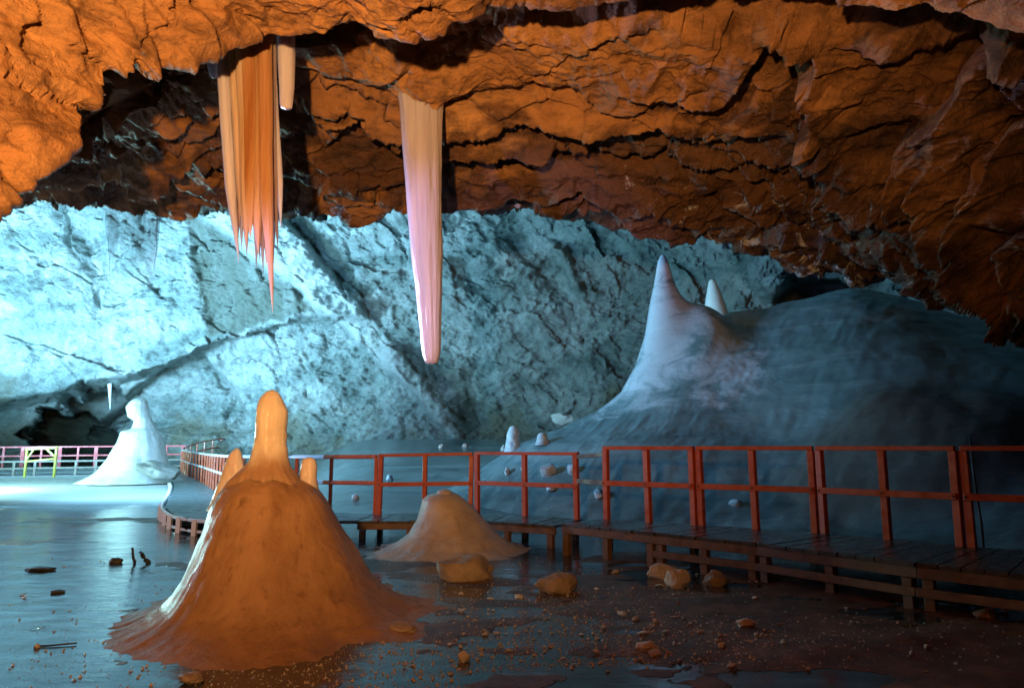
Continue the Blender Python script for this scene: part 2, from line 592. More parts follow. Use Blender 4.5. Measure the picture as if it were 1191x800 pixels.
def spike_h(r):
    rr = [0, .07, .13, .18, .26, .39, .57, .86, 1.24, 1.9, 2.75, 3.75, 5.0, 6.5, 12]
    hh = [6.30, 6.25, 6.12, 5.88, 5.50, 5.02, 4.20, 3.42, 2.78, 2.24, 1.82, 1.45, .75, 0, -2]
    return np.interp(r, rr, hh)


_RX = [560, 660, 720, 760, 800, 838, 880, 940, 1000, 1060, 1120, 1250, 1500]
_RP = [560, 522, 500, 462, 420, 366, 362, 348, 333, 342, 366, 392, 420]


_G = np.arange(300, 1801, 5.0)


def _soft(xp, fp, k=9):
    v = np.interp(_G, xp, fp)
    ker = np.hanning(2 * k + 3)[1:-1]
    v = np.convolve(np.pad(v, k, mode='edge'), ker / ker.sum(), 'valid')
    return v


_T_RP = _soft(_RX, _RP, 5)
_T_YR = _soft([600, 800, 1000, 1300], [17.5, 17.5, 17.0, 15.5], 16)
_T_YF = _soft([600, 760, 880, 1000, 1150, 1400], [17.0, 15.0, 12.6, 10.6, 9.3, 8.6], 16)


def massif_z(x, y):
    x, y = np.asarray(x, float), np.asarray(y, float)
    px = px_of(x, y)
    yr = np.interp(px, _G, _T_YR)
    yf = np.interp(px, _G, _T_YF)
    zr = W(px, np.interp(px, _G, _T_RP), yr)[..., 2] - 3.0 * sstep(640, 540, px)
    t = (y - yf) / (yr - yf)
    tt = np.clip(t, 0, 1)
    prof = np.where(t < 1, 0.55 * tt + 0.45 * np.sin(tt * math.pi / 2) ** 1.3, 1.0)
    body = zr * prof - 0.10 * np.maximum(y - yr, 0) ** 1.2 - 0.5 * np.clip(-t, 0, 1)
    r = np.hypot((x - SPX), (y - SPY))
    fr = np.clip((SPY - y) / np.maximum(r, 1e-4), 0, 1) ** 2
    r = r * (1 + 0.55 * fr * sstep(1.0, 4.0, r))
    cs = (0.5 + 0.5 * (x - SPX) / np.maximum(r, 1e-4)) ** 3.0
    sp = spike_h(r / (1 + 1.9 * cs * sstep(0.15, 1.4, r)))
    k = 0.7
    h = np.clip(0.5 + 0.5 * (body - sp) / k, 0, 1)
    z = sp * (1 - h) + body * h + k * h * (1 - h)
    # a dirty bulge low on the flank
    bx, by = x - 7.0, y - 12.1
    q = np.sqrt((bx / 2.1) ** 2 + (by / 1.5) ** 2) + 0.25 * vnoise(np.stack([x * .9, y * .9, 0 * x], -1), 21)
    z = z + 0.32 * sstep(1.0, 0.45, q) * (1 - 0.2 * q)
    P = np.stack([x, y, z], -1)
    amp = sstep(0.3, 2.5, r)
    z = z + amp * 0.12 * fbm(P * np.array([0.5, 0.5, 0.7]), 4, 41) + amp * 0.035 * fbm(np.stack([x * 0.6 + y * 0.5, (y - x) * 2.0, z], -1), 4, 45, 0.6, ridged=True) + amp * 0.05 * sstep(0.0, 0.5, vnoise(P * 0.35, 49)) * fbm(P * 2.2, 4, 47, 0.6)
    return z


def ground_z(x, y):
    return np.maximum(floor_z(x, y), massif_z(x, y))


def hit(px, py, lo=2.0, hi=45.0, fn=None):
    fn = fn or ground_z
    Y = np.linspace(lo, hi, 3000)
    P = W(px, py, Y)
    below = P[:, 2] <= fn(P[:, 0], P[:, 1])
    if not below.any():
        return None
    i = int(np.argmax(below))
    x, y = P[i, 0], P[i, 1]
    return Vector((x, y, float(fn(x, y))))


# floor sheet
def build_floor():
    ny, nx = 520, 620
    t = np.linspace(0, 1, ny)
    Y = -6 + 7.5 * np.clip(t / 0.06, 0, 1) + np.where(t > 0.06, (np.exp((t - 0.06) / 0.94 * math.log(52 / 1.5)) - 1) * 1.5, 0)
    s = np.linspace(-1, 1, nx)
    half = 3.2 + 0.98 * np.maximum(Y, 1.5)
    X = s[None, :] * half[:, None]
    YY = np.repeat(Y[:, None], nx, 1)
    Z = floor_z(X, YY)
    me = grid_mesh('ice_floor', np.stack([X, YY, Z], -1))
    x, y = X.ravel(), YY.ravel()
    P = np.stack([x, y, 0 * x], -1)
    a = x / np.maximum(y, 1)
    nz = vnoise(P * 0.8, 61)
    # melt water fills the hollows
    wet = sstep(0.006, -0.006, floor_relief(x, y))
    snow = sstep(16.4, 17.6, y + 1.4 * vnoise(P * 0.45, 5)) * sstep(-0.455, -0.50, a)
    far = sstep(11.5, 15, y + nz) * sstep(-0.36, -0.24, a)
    for nm, v in (('wet', wet), ('snow', snow), ('far', far)):
        at = me.attributes.new(nm, 'FLOAT', 'POINT')
        at.data.foreach_set('value', v.astype(np.float32))
    return tag(link('ice_floor', me, M_FLOOR), kind='structure')


build_floor()


# ------------------------------------------------------------------ rock: ceiling in two lobes, back wall
def loft(rows, px, counts):
    """rows: functions of px giving a point; counts: how many steps to the next row"""
    R = [np.asarray(r(px)) for r in rows]
    out = []
    for i in range(len(R) - 1):
        for k in range(counts[i]):
            t = k / counts[i]
            out.append(R[i] * (1 - t) + R[i + 1] * t)
    out.append(R[-1])
    return np.array(out)


def prow(pts):
    """row from (px, py, Y) triples"""
    p = np.array(pts, float)
    return lambda px: W(px, np.interp(px, p[:, 0], p[:, 1]), np.interp(px, p[:, 0], p[:, 2]))


def lifted(row, dy, dz, dx=0.0):
    return lambda px: row(px) + np.array([dx, dy, dz])


def rock_detail(P, N, stretch=1.0, stria=0.0, bed2=0.0, ledge=0.22, big=0.25, block=0.10, fine=0.035, seed=0, strike=np.array([0.26, 0.72, 0.85])):
    d = big * fbm(P * 0.45, 3, 100 + seed)
    P0, P = P, P * np.array([stretch, 1.0, 1.0])
    warp = fbm(P * 0.6, 4, 120 + seed) * 1.0
    s = (P @ strike) / 0.60 + warp * 1.15
    fr = s - np.floor(s)
    lid = np.floor(s)
    amp = 0.5 + _h(lid.astype(np.int64), lid.astype(np.int64) * 3, lid.astype(np.int64) * 7, 5 + seed)
    mod = sstep(-0.45, 0.35, vnoise(P * np.array([0.5, 0.5, 0.9]), 140 + seed))
    d = d + ledge * mod * amp * (np.where(fr < 0.93, (fr / 0.93) ** 1.4, (1 - fr) / 0.07) - 0.5)
    if bed2:
        s2 = (P @ (strike * np.array([1.2, 0.8, 1.1]))) / 0.21 + warp * 2.1 + 0.5 * fbm(P * 1.6, 3, 125 + seed)
        f2 = s2 - np.floor(s2)
        m2 = sstep(-0.15, 0.4, vnoise(P * np.array([0.7, 0.9, 1.1]), 145 + seed))
        d = d + bed2 * m2 * (np.where(f2 < 0.85, (f2 / 0.85) ** 1.6, (1 - f2) / 0.15) - 0.4)
    Pw = P + 0.25 * np.stack([vnoise(P * 1.1, 150 + seed), vnoise(P * 1.1, 151 + seed), vnoise(P * 1.1, 152 + seed)], -1)
    d = d + block * facet(Pw * np.array([0.85, 1.1, 1.6]), 160 + seed, 0.15)
    d = d + block * 0.6 * facet(Pw * np.array([2.1, 2.6, 3.6]), 170 + seed)
    P = P0
    d = d + fine * fbm(P * np.array([3.2, 3.6, 5.0]), 4, 180 + seed, 0.55, ridged=True)
    if stria:
        Q = P + 0.3 * np.stack([vnoise(P * 0.9, 191), vnoise(P * 0.9, 192), vnoise(P * 0.9, 193)], -1)
        al, ac = 0.75 * Q[..., 0] - 0.66 * Q[..., 2], 0.66 * Q[..., 0] + 0.75 * Q[..., 2]
        d = d + stria * fbm(np.stack([al * 1.7, Q[..., 1] * 3.0, ac * 5.2], -1), 4, 195 + seed, 0.55, ridged=True)
    return d


def displaced(P, q, blur_k, **kw):
    Q = blur(P, blur_k, 0)
    N = face_point(Q, grid_normals(Q), q)
    d = rock_detail(P, N, **kw)
    return P + N * d[..., None]


# the main ceiling: steps down to the edge over the cold chamber
ledge1 = prow([(-400, 160, 7.0), (0, 150, 7.2), (100, 140, 7.3), (170, 135, 7.2), (250, 100, 7.0), (340, 88, 6.9), (400, 85, 6.9), (440, 100, 7.0), (480, 117, 7.1),
               (520, 121, 7.2), (600, 124, 7.3), (680, 136, 7.3), (740, 150, 7.3), (800, 152, 7.2), (870, 165, 7.0), (930, 178, 6.9), (1000, 205, 6.7), (1100, 245, 6.3), (1191, 285, 5.9), (1600, 430, 5.0)])
lip = prow([(-400, 210, 10.4), (0, 208, 10.5), (40, 208, 10.5), (90, 214, 10.5), (150, 226, 10.4), (210, 233, 10.3), (270, 233, 10.3), (330, 230, 10.2), (380, 234, 10.1), (420, 242, 10.0),
            (500, 244, 10.0), (570, 247, 10.0), (600, 240, 10.0), (650, 257, 9.9), (720, 266, 9.8), (800, 276, 9.6), (870, 290, 9.4), (930, 306, 9.2), (985, 322, 9.0), (1050, 338, 8.7),
            (1130, 362, 8.2), (1191, 372, 7.8), (1300, 400, 7.2), (1600, 480, 6.3)])
top1 = prow([(-400, -60, 6.2), (150, -10, 6.4), (330, -5, 6.5), (600, 22, 6.0), (760, 35, 5.9), (900, 40, 5.8), (1000, 55, 5.6), (1191, 70, 5.2), (1600, 120, 4.4)])
mid2 = prow([(-400, 185, 9.3), (0, 195, 9.3), (150, 205, 9.2), (270, 205, 9.1), (420, 200, 9.0), (600, 205, 8.9), (720, 225, 8.9), (800, 232, 8.7), (930, 262, 8.3), (1050, 305, 7.8), (1130, 335, 7.3), (1191, 350, 6.9), (1600, 465, 5.8)])


def under1(px):
    a = ledge1(px)
    return a + np.stack([0 * px, 0.75 + 0 * px, 0.12 + 0 * px], -1)


def build_ceiling():
    px = np.linspace(-330, 1500, 980)
    rows = [lifted(top1, -4.5, 1.3), top1, ledge1, under1, mid2, lip, lifted(lip, 0.5, 0.65), lifted(lip, 1.3, 3.0), lifted(lip, 2.5, 8.0), lifted(lip, 3.5, 15.0)]
    P = loft(rows, px, [50, 130, 45, 105, 95, 30, 30, 20, 14])
    P = blur(P, 3, 0)
    D = displaced(P, (-1, 2, 1), 12, stretch=0.5, bed2=0.20, ledge=0.62, big=0.20, block=0.17, fine=0.09, seed=0)
    D[..., 2] -= 0.34 * np.exp(-((D[..., 0] + 0.95) ** 2 / 0.30 + (D[..., 1] - 6.75) ** 2 / 0.22))
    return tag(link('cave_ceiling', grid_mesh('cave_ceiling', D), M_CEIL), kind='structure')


build_ceiling()

# the near lobe of rock over the viewer's head
edge = prow([(-600, 620, 2.8), (-350, 430, 3.2), (-120, 288, 3.7), (0, 216, 4.0), (38, 194, 4.1), (62, 176, 4.2), (76, 160, 4.3), (92, 130, 4.4), (112, 105, 4.5), (150, 82, 4.6), (205, 68, 4.8), (255, 50, 5.0),
             (300, 34, 5.2), (350, 34, 5.2), (410, 24, 5.1), (450, 36, 5.0), (500, 36, 4.9), (540, 20, 4.8), (562, -6, 4.8), (610, 0, 5.0), (680, 2, 5.0), (760, -8, 4.9), (840, -20, 4.8), (920, -12, 4.7),
             (980, 6, 4.6), (1050, 16, 4.5), (1120, 27, 4.4), (1191, 42, 4.2), (1600, 130, 3.6)])


def near_hi(px):
    e = edge(px)
    k = np.interp(px, [-600, 0, 300, 560, 1200], [1.0, 1.0, 1.0, 1.0, 1.0])
    return e + np.stack([-0.55 * np.interp(px, [-300, 150, 500], [1, 1, 0.1]) * k, -1.35 * k, 0.30 + 0.35 * np.interp(px, [-100, 300], [1, 0])], -1)


def near_back(px):
    e = edge(px)
    return e + np.stack([-1.6 * np.interp(px, [-300, 150, 600], [1, 1, 0]), -3.4 + 0 * px, 0.75 + 0 * px], -1)


def near_far(px):
    e = edge(px)
    return np.stack([e[:, 0] * 1.4 - 1.0, np.full_like(px, -6.0), np.full_like(px, 5.6)], -1)


def build_near():
    px = np.linspace(-560, 1500, 900)
    rows = [near_far, near_back, near_hi, edge, lifted(edge, 0.25, 0.5, -0.1), lifted(edge, 0.9, 1.6, -0.2)]
    P = loft(rows, px, [30, 90, 170, 40, 14])
    P = blur(P, 3, 0)
    D = displaced(P, (0, 1.5, 0), 12, stria=0.075, ledge=0.05, big=0.18, block=0.06, fine=0.03, seed=300, strike=np.array([0.9, 0.3, 0.75]))
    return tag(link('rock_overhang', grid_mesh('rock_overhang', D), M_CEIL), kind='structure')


build_near()


def seg_dist(px, py, pts):
    """distance from a polyline and the side (+ = below / right of it)"""
    best = np.full(px.shape, 1e9)
    side = np.zeros(px.shape)
    for (x0, y0), (x1, y1) in zip(pts[:-1], pts[1:]):
        dx, dy = x1 - x0, y1 - y0
        L2 = dx * dx + dy * dy
        t = np.clip(((px - x0) * dx + (py - y0) * dy) / L2, 0, 1)
        d = np.hypot(px - x0 - t * dx, py - y0 - t * dy)
        sd = np.sign(dx * (py - y0) - dy * (px - x0))
        nb = d < best
        best = np.where(nb, d, best)
        side = np.where(nb, sd, side)
    return best, side


def build_wall():
    px1 = np.linspace(-420, 1330, 900)
    py1 = np.concatenate([np.linspace(60, 230, 40)[:-1], np.linspace(230, 535, 330), np.linspace(537, 600, 12)])
    px, py = np.meshgrid(px1, py1)
    q = np.stack([px / 60, py / 60, 0 * px], -1)
    jx = px + 9 * fbm(q, 4, 501)
    jy = py + 9 * fbm(q, 4, 502)
    Y = np.interp(px, [-420, -200, 0, 120, 260, 420, 600, 760, 900, 1050, 1330], [24, 30, 37, 40, 39, 36.5, 34.5, 31.5, 28, 25, 22])
    up = np.clip((520 - py) / 280, 0, 1.8)
    Y = Y - up * np.interp(px, [0, 300, 700, 1000], [5.5, 4.0, 3.0, 2.0])
    # overhanging upper slab with a hollow below it
    arch = np.interp(jx, [-400, -100, 0, 70, 150, 230, 310, 370, 430, 520, 640], [500, 482, 466, 457, 438, 405, 383, 369, 372, 470, 560])
    wgt = sstep(470, 400, px)
    Y = Y + 2.6 * wgt * sstep(-2, 9, jy - arch) * (1 - 0.8 * sstep(10, 120, jy - arch))
    # slab to the left of the steep edge; a sunken panel; a long diagonal rib
    e1, s1 = seg_dist(jx, jy, [(205, 200), (212, 250), (222, 320), (238, 386)])
    Y = Y + 0.4 * np.where(s1 < 0, sstep(0, 14, e1), 0) * sstep(110, 40, e1) * (jy < arch)
    rib, srib = seg_dist(jx, jy, [(200, 215), (262, 262), (340, 320), (410, 385), (470, 442), (540, 520)])
    bandw = np.interp(jx, [200, 250, 340, 420, 540], [40, 62, 48, 28, 14])
    band = np.where(srib < 0, sstep(bandw, bandw - 9, rib), sstep(9, 2, rib)) * (jx > 205) * sstep(575, 500, jx)
    Y = Y - 0.75 * blur(blur(band, 3, 0), 3, 1)
    Y = Y + 0.3 * np.where(srib < 0, sstep(0, 14, rib - 20), 0) * sstep(150, 40, rib)
    # the step to the bright slab on the upper middle, dark notches below it
    n1, sn = seg_dist(jx, jy, [(335, 235), (352, 285), (395, 330)])
    Y = Y + 0.6 * sstep(26, 2, n1) * (1 - band)
    for pts, wd, dp in ([((390, 345), (450, 395), (500, 440), (560, 500)), 24, 0.45], [((600, 270), (650, 330), (690, 385)), 26, 0.7], [((640, 285), (672, 330), (690, 362)), 10, -0.9],
                        [((520, 300), (570, 350), (640, 420)), 18, 0.4], [((85, 235), (110, 300), (135, 345)), 30, 1.0], [((165, 240), (175, 330)), 16, 0.6],
                        [((525, 440), (550, 500)), 34, 0.6], [((255, 420), (262, 470), (285, 500)), 9, 0.7], [((352, 425), (357, 455)), 5, 0.5]):
        d, _ = seg_dist(jx + 8 * fbm(q * 3, 3, 508), jy + 8 * fbm(q * 3, 3, 509), list(pts))
        Y = Y + dp * sstep(wd, 0, d) * (0.6 + 0.8 * fbm(q * 1.5, 3, 507))
    # sunken dark wedge under the overhanging slab
    wl = np.interp(jy, [400, 505], [212, 100])
    wr = np.interp(jy, [400, 500], [228, 318])
    Y = Y + 2.2 * sstep(-4, 14, jx - wl) * sstep(-2, 10, wr - jx) * sstep(2, 12, jy - arch) * sstep(520, 490, jy)
    # the cave mouth
    kx, ky = jx + 16 * fbm(q * 3.1, 4, 505), jy + 16 * fbm(q * 3.1, 4, 506)
    m = ((kx - 84) / 58) ** 2 + ((ky - 516 - 0.12 * (kx - 84)) / 44) ** 2
    m2 = ((kx - 118) / 46) ** 2 + ((ky - 474) / 24) ** 2
    mouth = np.maximum(sstep(1.15, 0.7, m), 0.45 * sstep(1.2, 0.4, m2))
    Y = Y + 9.0 * mouth
    # hollow beside the great mound
    hol = ((jx - 955) / 60) ** 2 + ((jy - 352) / 24) ** 2
    Y = Y + 4.5 * sstep(1.1, 0.5, hol)
    Y = Y - 1.6 * sstep(1.0, 0.3, ((jx - 888) / 34) ** 2 + ((jy - 318) / 34) ** 2)
    P = W(px, py, Y)
    # relief
    rot = np.array([[0.75, 0.0, 0.66], [0, 1, 0], [-0.66, 0, 0.75]])
    Pd = P @ rot.T
    near = np.minimum(1, Y / 34)[..., None]
    Pn = Pd / near
    Pw = Pn + 0.7 * np.stack([vnoise(Pn * 0.4, 510), vnoise(Pn * 0.4, 511), vnoise(Pn * 0.4, 512)], -1)
    rough = sstep(200, 420, px)
    d = 0.6 * fbm(Pn * 0.2, 3, 520) + 0.35 * facet(Pw * np.array([0.20, 0.15, 0.10]), 525, 0.0) + 0.55 * fbm(Pn * np.array([0.30, 0.3, 0.85]), 4, 527, 0.55) + 0.16 * fbm(Pn * np.array([1.4, 2.0, 2.6]), 5, 528, 0.66, ridged=True) + 0.24 * facet(Pw * np.array([0.55, 0.4, 0.28]), 530, 0.06) + 0.12 * facet(Pw * np.array([1.3, 1.0, 0.7]), 540, 0.12)
    d = d + 0.13 * fbm(Pn * np.array([0.9, 2.0, 4.2]), 4, 556, 0.62, ridged=True) * sstep(-0.3, 0.4, vnoise(Pn * 0.3, 557))
    d = d + (0.12 + 0.07 * rough) * fbm(Pn * np.array([1.2, 1.2, 0.8]), 5, 550, 0.62) + (0.05 + 0.04 * rough) * facet(Pw * 2.6, 560, 0.12)
    P = P + np.stack([0 * d, -d, 0.2 * d], -1)
    # roof of the far chamber above the rows in view
    topr = P[0]
    ext = []
    for k in range(16, 0, -1):
        t = k / 16
        tgt = np.stack([topr[:, 0] * (0.55), np.full(len(px1), 13.0), np.full(len(px1), 21.0)], -1)
        mid = topr + np.array([0, 0, 3.0])
        ext.append((1 - t) ** 2 * topr + 2 * t * (1 - t) * mid + t * t * tgt)
    full = np.concatenate([np.array(ext), P], 0)
    me = grid_mesh('cave_wall', full)
    # darker tone on the sunken panel, in the grooves and the cave mouth
    st = np.zeros(full.shape[:2])
    edge_x = np.interp(jy, [200, 250, 320, 386], [205, 212, 222, 238])
    rib_y = np.interp(jx, [200, 262, 340, 410, 470, 540], [215, 262, 320, 385, 442, 520])
    panel = sstep(0, 9, jx - edge_x) * sstep(8, 20, jy - rib_y) * sstep(2, 8, arch - jy) * (jx < 400)
    pale_mask = band * sstep(0.22, 0.45, 0.5 + 0.5 * fbm(np.stack([px / 9, py / 9, 0 * px], -1), 4, 573))  # paler tone along the upper side of the diagonal rib
    ca = np.zeros(full.shape[:2])
    ca[16:] = pale_mask
    at = me.attributes.new('pale_band', 'FLOAT', 'POINT')
    at.data.foreach_set('value', ca.astype(np.float32).ravel())
    nz = 0.5 + 0.5 * fbm(np.stack([px / 14, py / 40, 0 * px], -1), 4, 571)
    gr, _ = seg_dist(jx, jy, [(430, 350), (500, 430), (550, 490)])
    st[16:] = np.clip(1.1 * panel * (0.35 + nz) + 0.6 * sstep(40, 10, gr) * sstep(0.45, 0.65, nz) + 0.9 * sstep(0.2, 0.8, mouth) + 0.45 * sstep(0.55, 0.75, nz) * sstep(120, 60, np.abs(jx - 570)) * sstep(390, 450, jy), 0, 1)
    at = me.attributes.new('dark_tone', 'FLOAT', 'POINT')
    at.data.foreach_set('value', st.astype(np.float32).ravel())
    return tag(link('cave_wall', me, M_WALL), kind='structure')


WALL = build_wall()


def on_wall(px, py):
    from mathutils.bvhtree import BVHTree
    dg = bpy.context.evaluated_depsgraph_get()
    bv = BVHTree.FromObject(WALL, dg)
    dx, dy, dz = ray(px, py)
    h = bv.ray_cast(Vector((0, 0, HC)), Vector((float(dx), float(dy), float(dz))).normalized())
    return h[0]


# ------------------------------------------------------------------ ice masses
def build_massif():
    root = bpy.data.objects.new('ice_mound', None)
    C.objects.link(root)
    root.location = (SPX, SPY, 0)
    nr, nt = 300, 560
    r = 17.0 * np.linspace(0, 1, nr) ** 2.1
    th = np.linspace(0, 2 * math.pi, nt, endpoint=False)
    R, T = np.meshgrid(r, th, indexing='ij')
    wob = 1 + 0.05 * sstep(0.1, 0.6, R) * fbm(np.stack([np.cos(T) * 1.5, np.sin(T) * 1.5, R * 0.5], -1), 3, 77)
    x = SPX + R * np.cos(T) * wob
    y = SPY + R * np.sin(T) * wob
    z = massif_z(x, np.maximum(y, 1.0))
    z = np.maximum(z, -0.6)
    keep_lo = y > 6.5
    z = np.where(keep_lo, z, -0.6)
    # the spike leans a little
    lean = sstep(2.5, 6.3, z) * 0.10
    P = np.stack([x - SPX - lean, y - SPY, z], -1)
    me = grid_mesh('ice_body', P, wrap=True)
    px = px_of(x, np.maximum(y, 1))
    py = 520 - (z - HC) * F / np.maximum(y, 1)
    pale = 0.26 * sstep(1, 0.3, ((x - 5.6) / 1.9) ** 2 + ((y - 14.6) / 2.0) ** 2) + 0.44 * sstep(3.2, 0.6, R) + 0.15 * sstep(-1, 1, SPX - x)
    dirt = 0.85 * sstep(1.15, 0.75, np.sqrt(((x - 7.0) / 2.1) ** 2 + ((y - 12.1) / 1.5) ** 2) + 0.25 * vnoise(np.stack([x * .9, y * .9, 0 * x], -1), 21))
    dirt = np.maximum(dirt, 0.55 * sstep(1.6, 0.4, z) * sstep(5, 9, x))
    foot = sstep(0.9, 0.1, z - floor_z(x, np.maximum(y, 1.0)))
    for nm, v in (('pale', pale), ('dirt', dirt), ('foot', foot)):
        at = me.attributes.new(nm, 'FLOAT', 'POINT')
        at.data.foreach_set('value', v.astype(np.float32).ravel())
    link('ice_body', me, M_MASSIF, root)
    tag(root, 'huge blue-grey ice mound rising to a tall pointed horn under the low rock roof', 'ice mound')


build_massif()


def empty(name, loc, rz=0.0):
    o = bpy.data.objects.new(name, None)
    C.objects.link(o)
    o.location = loc
    o.rotation_euler = (0, 0, rz)
    return o


def lathe(name, prof, mat, parent=None, loc=(0, 0, 0), nt=96, amp=0.03, freq=2.0, seed=0, flute=0.0, nz=None, squash=1.0, grain=0.0, rim=0.0):
    """prof: (z, radius towards -x, radius towards +x) from the base up; last radius 0 closes the top"""
    p = np.array([(q[0], q[1], q[2] if len(q) > 2 else q[1]) for q in prof], float)
    n = nz or 90
    # even steps along the outline
    s = np.concatenate([[0], np.cumsum(np.hypot(np.diff(p[:, 0]), np.diff((p[:, 1] + p[:, 2]) / 2)))])
    t = np.linspace(0, s[-1], n)
    zz, rl, rr = (np.interp(t, s, p[:, k]) for k in range(3))
    rl, rr, zz = blur(rl, 2, 0), blur(rr, 2, 0), blur(zz, 2, 0)
    rl[-1] = rr[-1] = 0
    th = np.linspace(0, 2 * math.pi, nt, endpoint=False)
    Tm, Z = np.meshgrid(th, zz)
    k = (1 + np.cos(Tm)) / 2
    R = rl[:, None] * (1 - k) + rr[:, None] * k
    Q = np.stack([np.cos(Tm) * R, np.sin(Tm) * R, Z], -1)
    R = R + amp * fbm(Q * freq, 4, 900 + seed) * np.minimum(1, R / (3 * amp + 1e-6))
    if flute:
        R = R * (1 + flute * fbm(np.stack([np.cos(Tm) * 2.2, np.sin(Tm) * 2.2, Z * 0.15], -1), 3, 950 + seed))
    if rim:
        R = R * (1 + rim * fbm(np.stack([np.cos(Tm) * 2.4, np.sin(Tm) * 2.4, Z * 0], -1), 5, 960 + seed, 0.6) * np.exp(-np.maximum(Z, 0) / 0.09))
    if grain:       # frozen drip rings, runnels and pimples
        G = np.stack([np.cos(Tm) * R, np.sin(Tm) * R, Z], -1)
        R = R + grain * (fbm(G * np.array([5, 5, 11]), 4, 970 + seed, 0.6) + 0.8 * fbm(np.stack([np.cos(Tm) * 9, np.sin(Tm) * 9, Z * 1.2], -1), 3, 980 + seed, 0.6, ridged=True)) * np.minimum(1, R / (4 * grain))
        Z = Z + grain * 0.7 * fbm(G * 7, 3, 990 + seed) * (R > 3 * grain)
    P = np.stack([np.cos(Tm) * R, np.sin(Tm) * R * squash, Z], -1)
    me = grid_mesh(name, P, wrap=True)
    o = link(name, me, mat, parent)
    o.location = loc
    return o


def pxm(Y):
    return Y / F


# the big orange mound and its spike
def build_mound():
    Y = 6.1
    c = W(315, 520, Y)
    base = (float(c[0]), Y, -0.03)
    root = empty('stalagmite', base)
    m = pxm(Y)
    pts = [(-0.05, 240, 240), (0.0, 192, 212), (0.02, 160, 192), (0.05, 136, 168), (0.10, 115, 152), (0.17, 98, 139), (0.26, 87, 127), (0.36, 79, 116), (0.52, 72, 101), (0.66, 67, 88), (0.80, 62, 76), (0.95, 56, 65), (1.04, 50, 55), (1.10, 42, 46), (1.15, 30, 33), (1.18, 18, 20), (1.19, 8, 10), (1.191, 0, 0)]
    prof = [(z, l * m, r * m) for z, l, r in pts]
    lathe('mound', prof, M_MOUND, root, nt=220, nz=200, amp=0.05, freq=1.7, seed=1, flute=0.03, grain=0.0035, rim=0.45)
    sp = [(0, 27, 27), (0.10, 23, 21), (0.2, 20, 18), (0.34, 19, 18), (0.5, 18, 19), (0.6, 17, 18), (0.70, 14, 13), (0.76, 10, 10), (0.79, 5, 5), (0.80, 0, 0)]
    zt = lambda py: HC + (520 - py) * m
    sp = [(-0.10, 43, 46), (-0.03, 38, 40), (0.02, 35.5, 36), (0.07, 31.5, 29.5), (0.12, 26.5, 23.5), (0.18, 22, 20), (0.25, 19.5, 18), (0.34, 18.5, 17.5), (0.5, 17.5, 18.5), (0.6, 16.5, 17.5), (0.68, 14, 13), (0.74, 10.5, 9.5), (0.78, 6, 5), (0.80, 0, 0)]
    s = lathe('spike', [(z, l * m, r * m) for z, l, r in sp], M_SPIKE, root, (0.0, -0.02, 1.14), nt=80, nz=110, amp=0.022, freq=4, seed=3, flute=0.06, grain=0.006, rim=0.5)
    s.rotation_euler = (0, math.radians(-0.6), 0)
    hl = lathe('side_spike', [(-0.1, 24 * m, 22 * m), (0.06, 18 * m, 17 * m), (0.2, 14 * m, 13 * m), (0.34, 9.5 * m, 9 * m), (0.43, 5 * m, 5 * m), (0.465, 0, 0)], M_HORN, root, (-0.375, 0.12, 0.965), nt=48, nz=50, amp=0.018, freq=5, seed=5, flute=0.06, grain=0.005)
    hl.rotation_euler = (0, math.radians(4), 0)
    hr = lathe('side_spike', [(-0.1, 18 * m, 18 * m), (0.08, 12 * m, 12 * m), (0.20, 10 * m, 9.5 * m), (0.30, 8.5 * m, 8.5 * m), (0.345, 5.5 * m, 5.5 * m), (0.36, 0, 0)], M_HORN, root, (0.315, 0.10, 0.985), nt=48, nz=50, amp=0.016, freq=6, seed=6, flute=0.06, grain=0.005)
    nb = lathe('knob', [(-0.05, 14 * m, 14 * m), (0.05, 8 * m, 8 * m), (0.09, 0, 0)], M_SPIKE, root, (0.22, 0.0, 1.05), nt=24, nz=20, amp=0.012, freq=9, seed=8)
    nb2 = lathe('knob', [(-0.05, 14 * m, 14 * m), (0.05, 8 * m, 8 * m), (0.10, 0, 0)], M_SPIKE, root, (0.43, 0.06, 0.90), nt=24, nz=20, amp=0.012, freq=9, seed=9)
    tag(root, 'big orange-lit ice mound topped by a rounded spike with a small horn on either side', 'stalagmite')


build_mound()

# the second, low mound by the boardwalk
Y2 = 9.75
c2 = W(520, 520, Y2)
r2 = empty('ice_hummock', (float(c2[0]), Y2, -0.02))
k2 = pxm(Y2)
lathe('mound', [(0, 100 * k2, 118 * k2), (0.03, 78 * k2, 92 * k2), (0.10, 60 * k2, 74 * k2), (0.24, 43 * k2, 58 * k2), (0.42, 34 * k2, 42 * k2), (0.58, 29 * k2, 29 * k2), (0.70, 27 * k2, 20 * k2), (0.76, 22 * k2, 14 * k2), (0.80, 10 * k2, 8 * k2), (0.805, 0, 0)],
      M_MOUND2, r2, nt=120, nz=100, amp=0.035, freq=2.4, seed=21, flute=0.04, grain=0.005, rim=0.4)
lathe('knob', [(0, 10 * k2, 10 * k2), (0.05, 8 * k2, 8 * k2), (0.085, 0, 0)], M_MOUND2, r2, (-0.02, -0.05, 0.77), nt=24, nz=20, amp=0.01, freq=8, seed=23)
tag(r2, 'low rosy cone of ice with a blunt knobbed top, in front of the boardwalk', 'ice hummock')

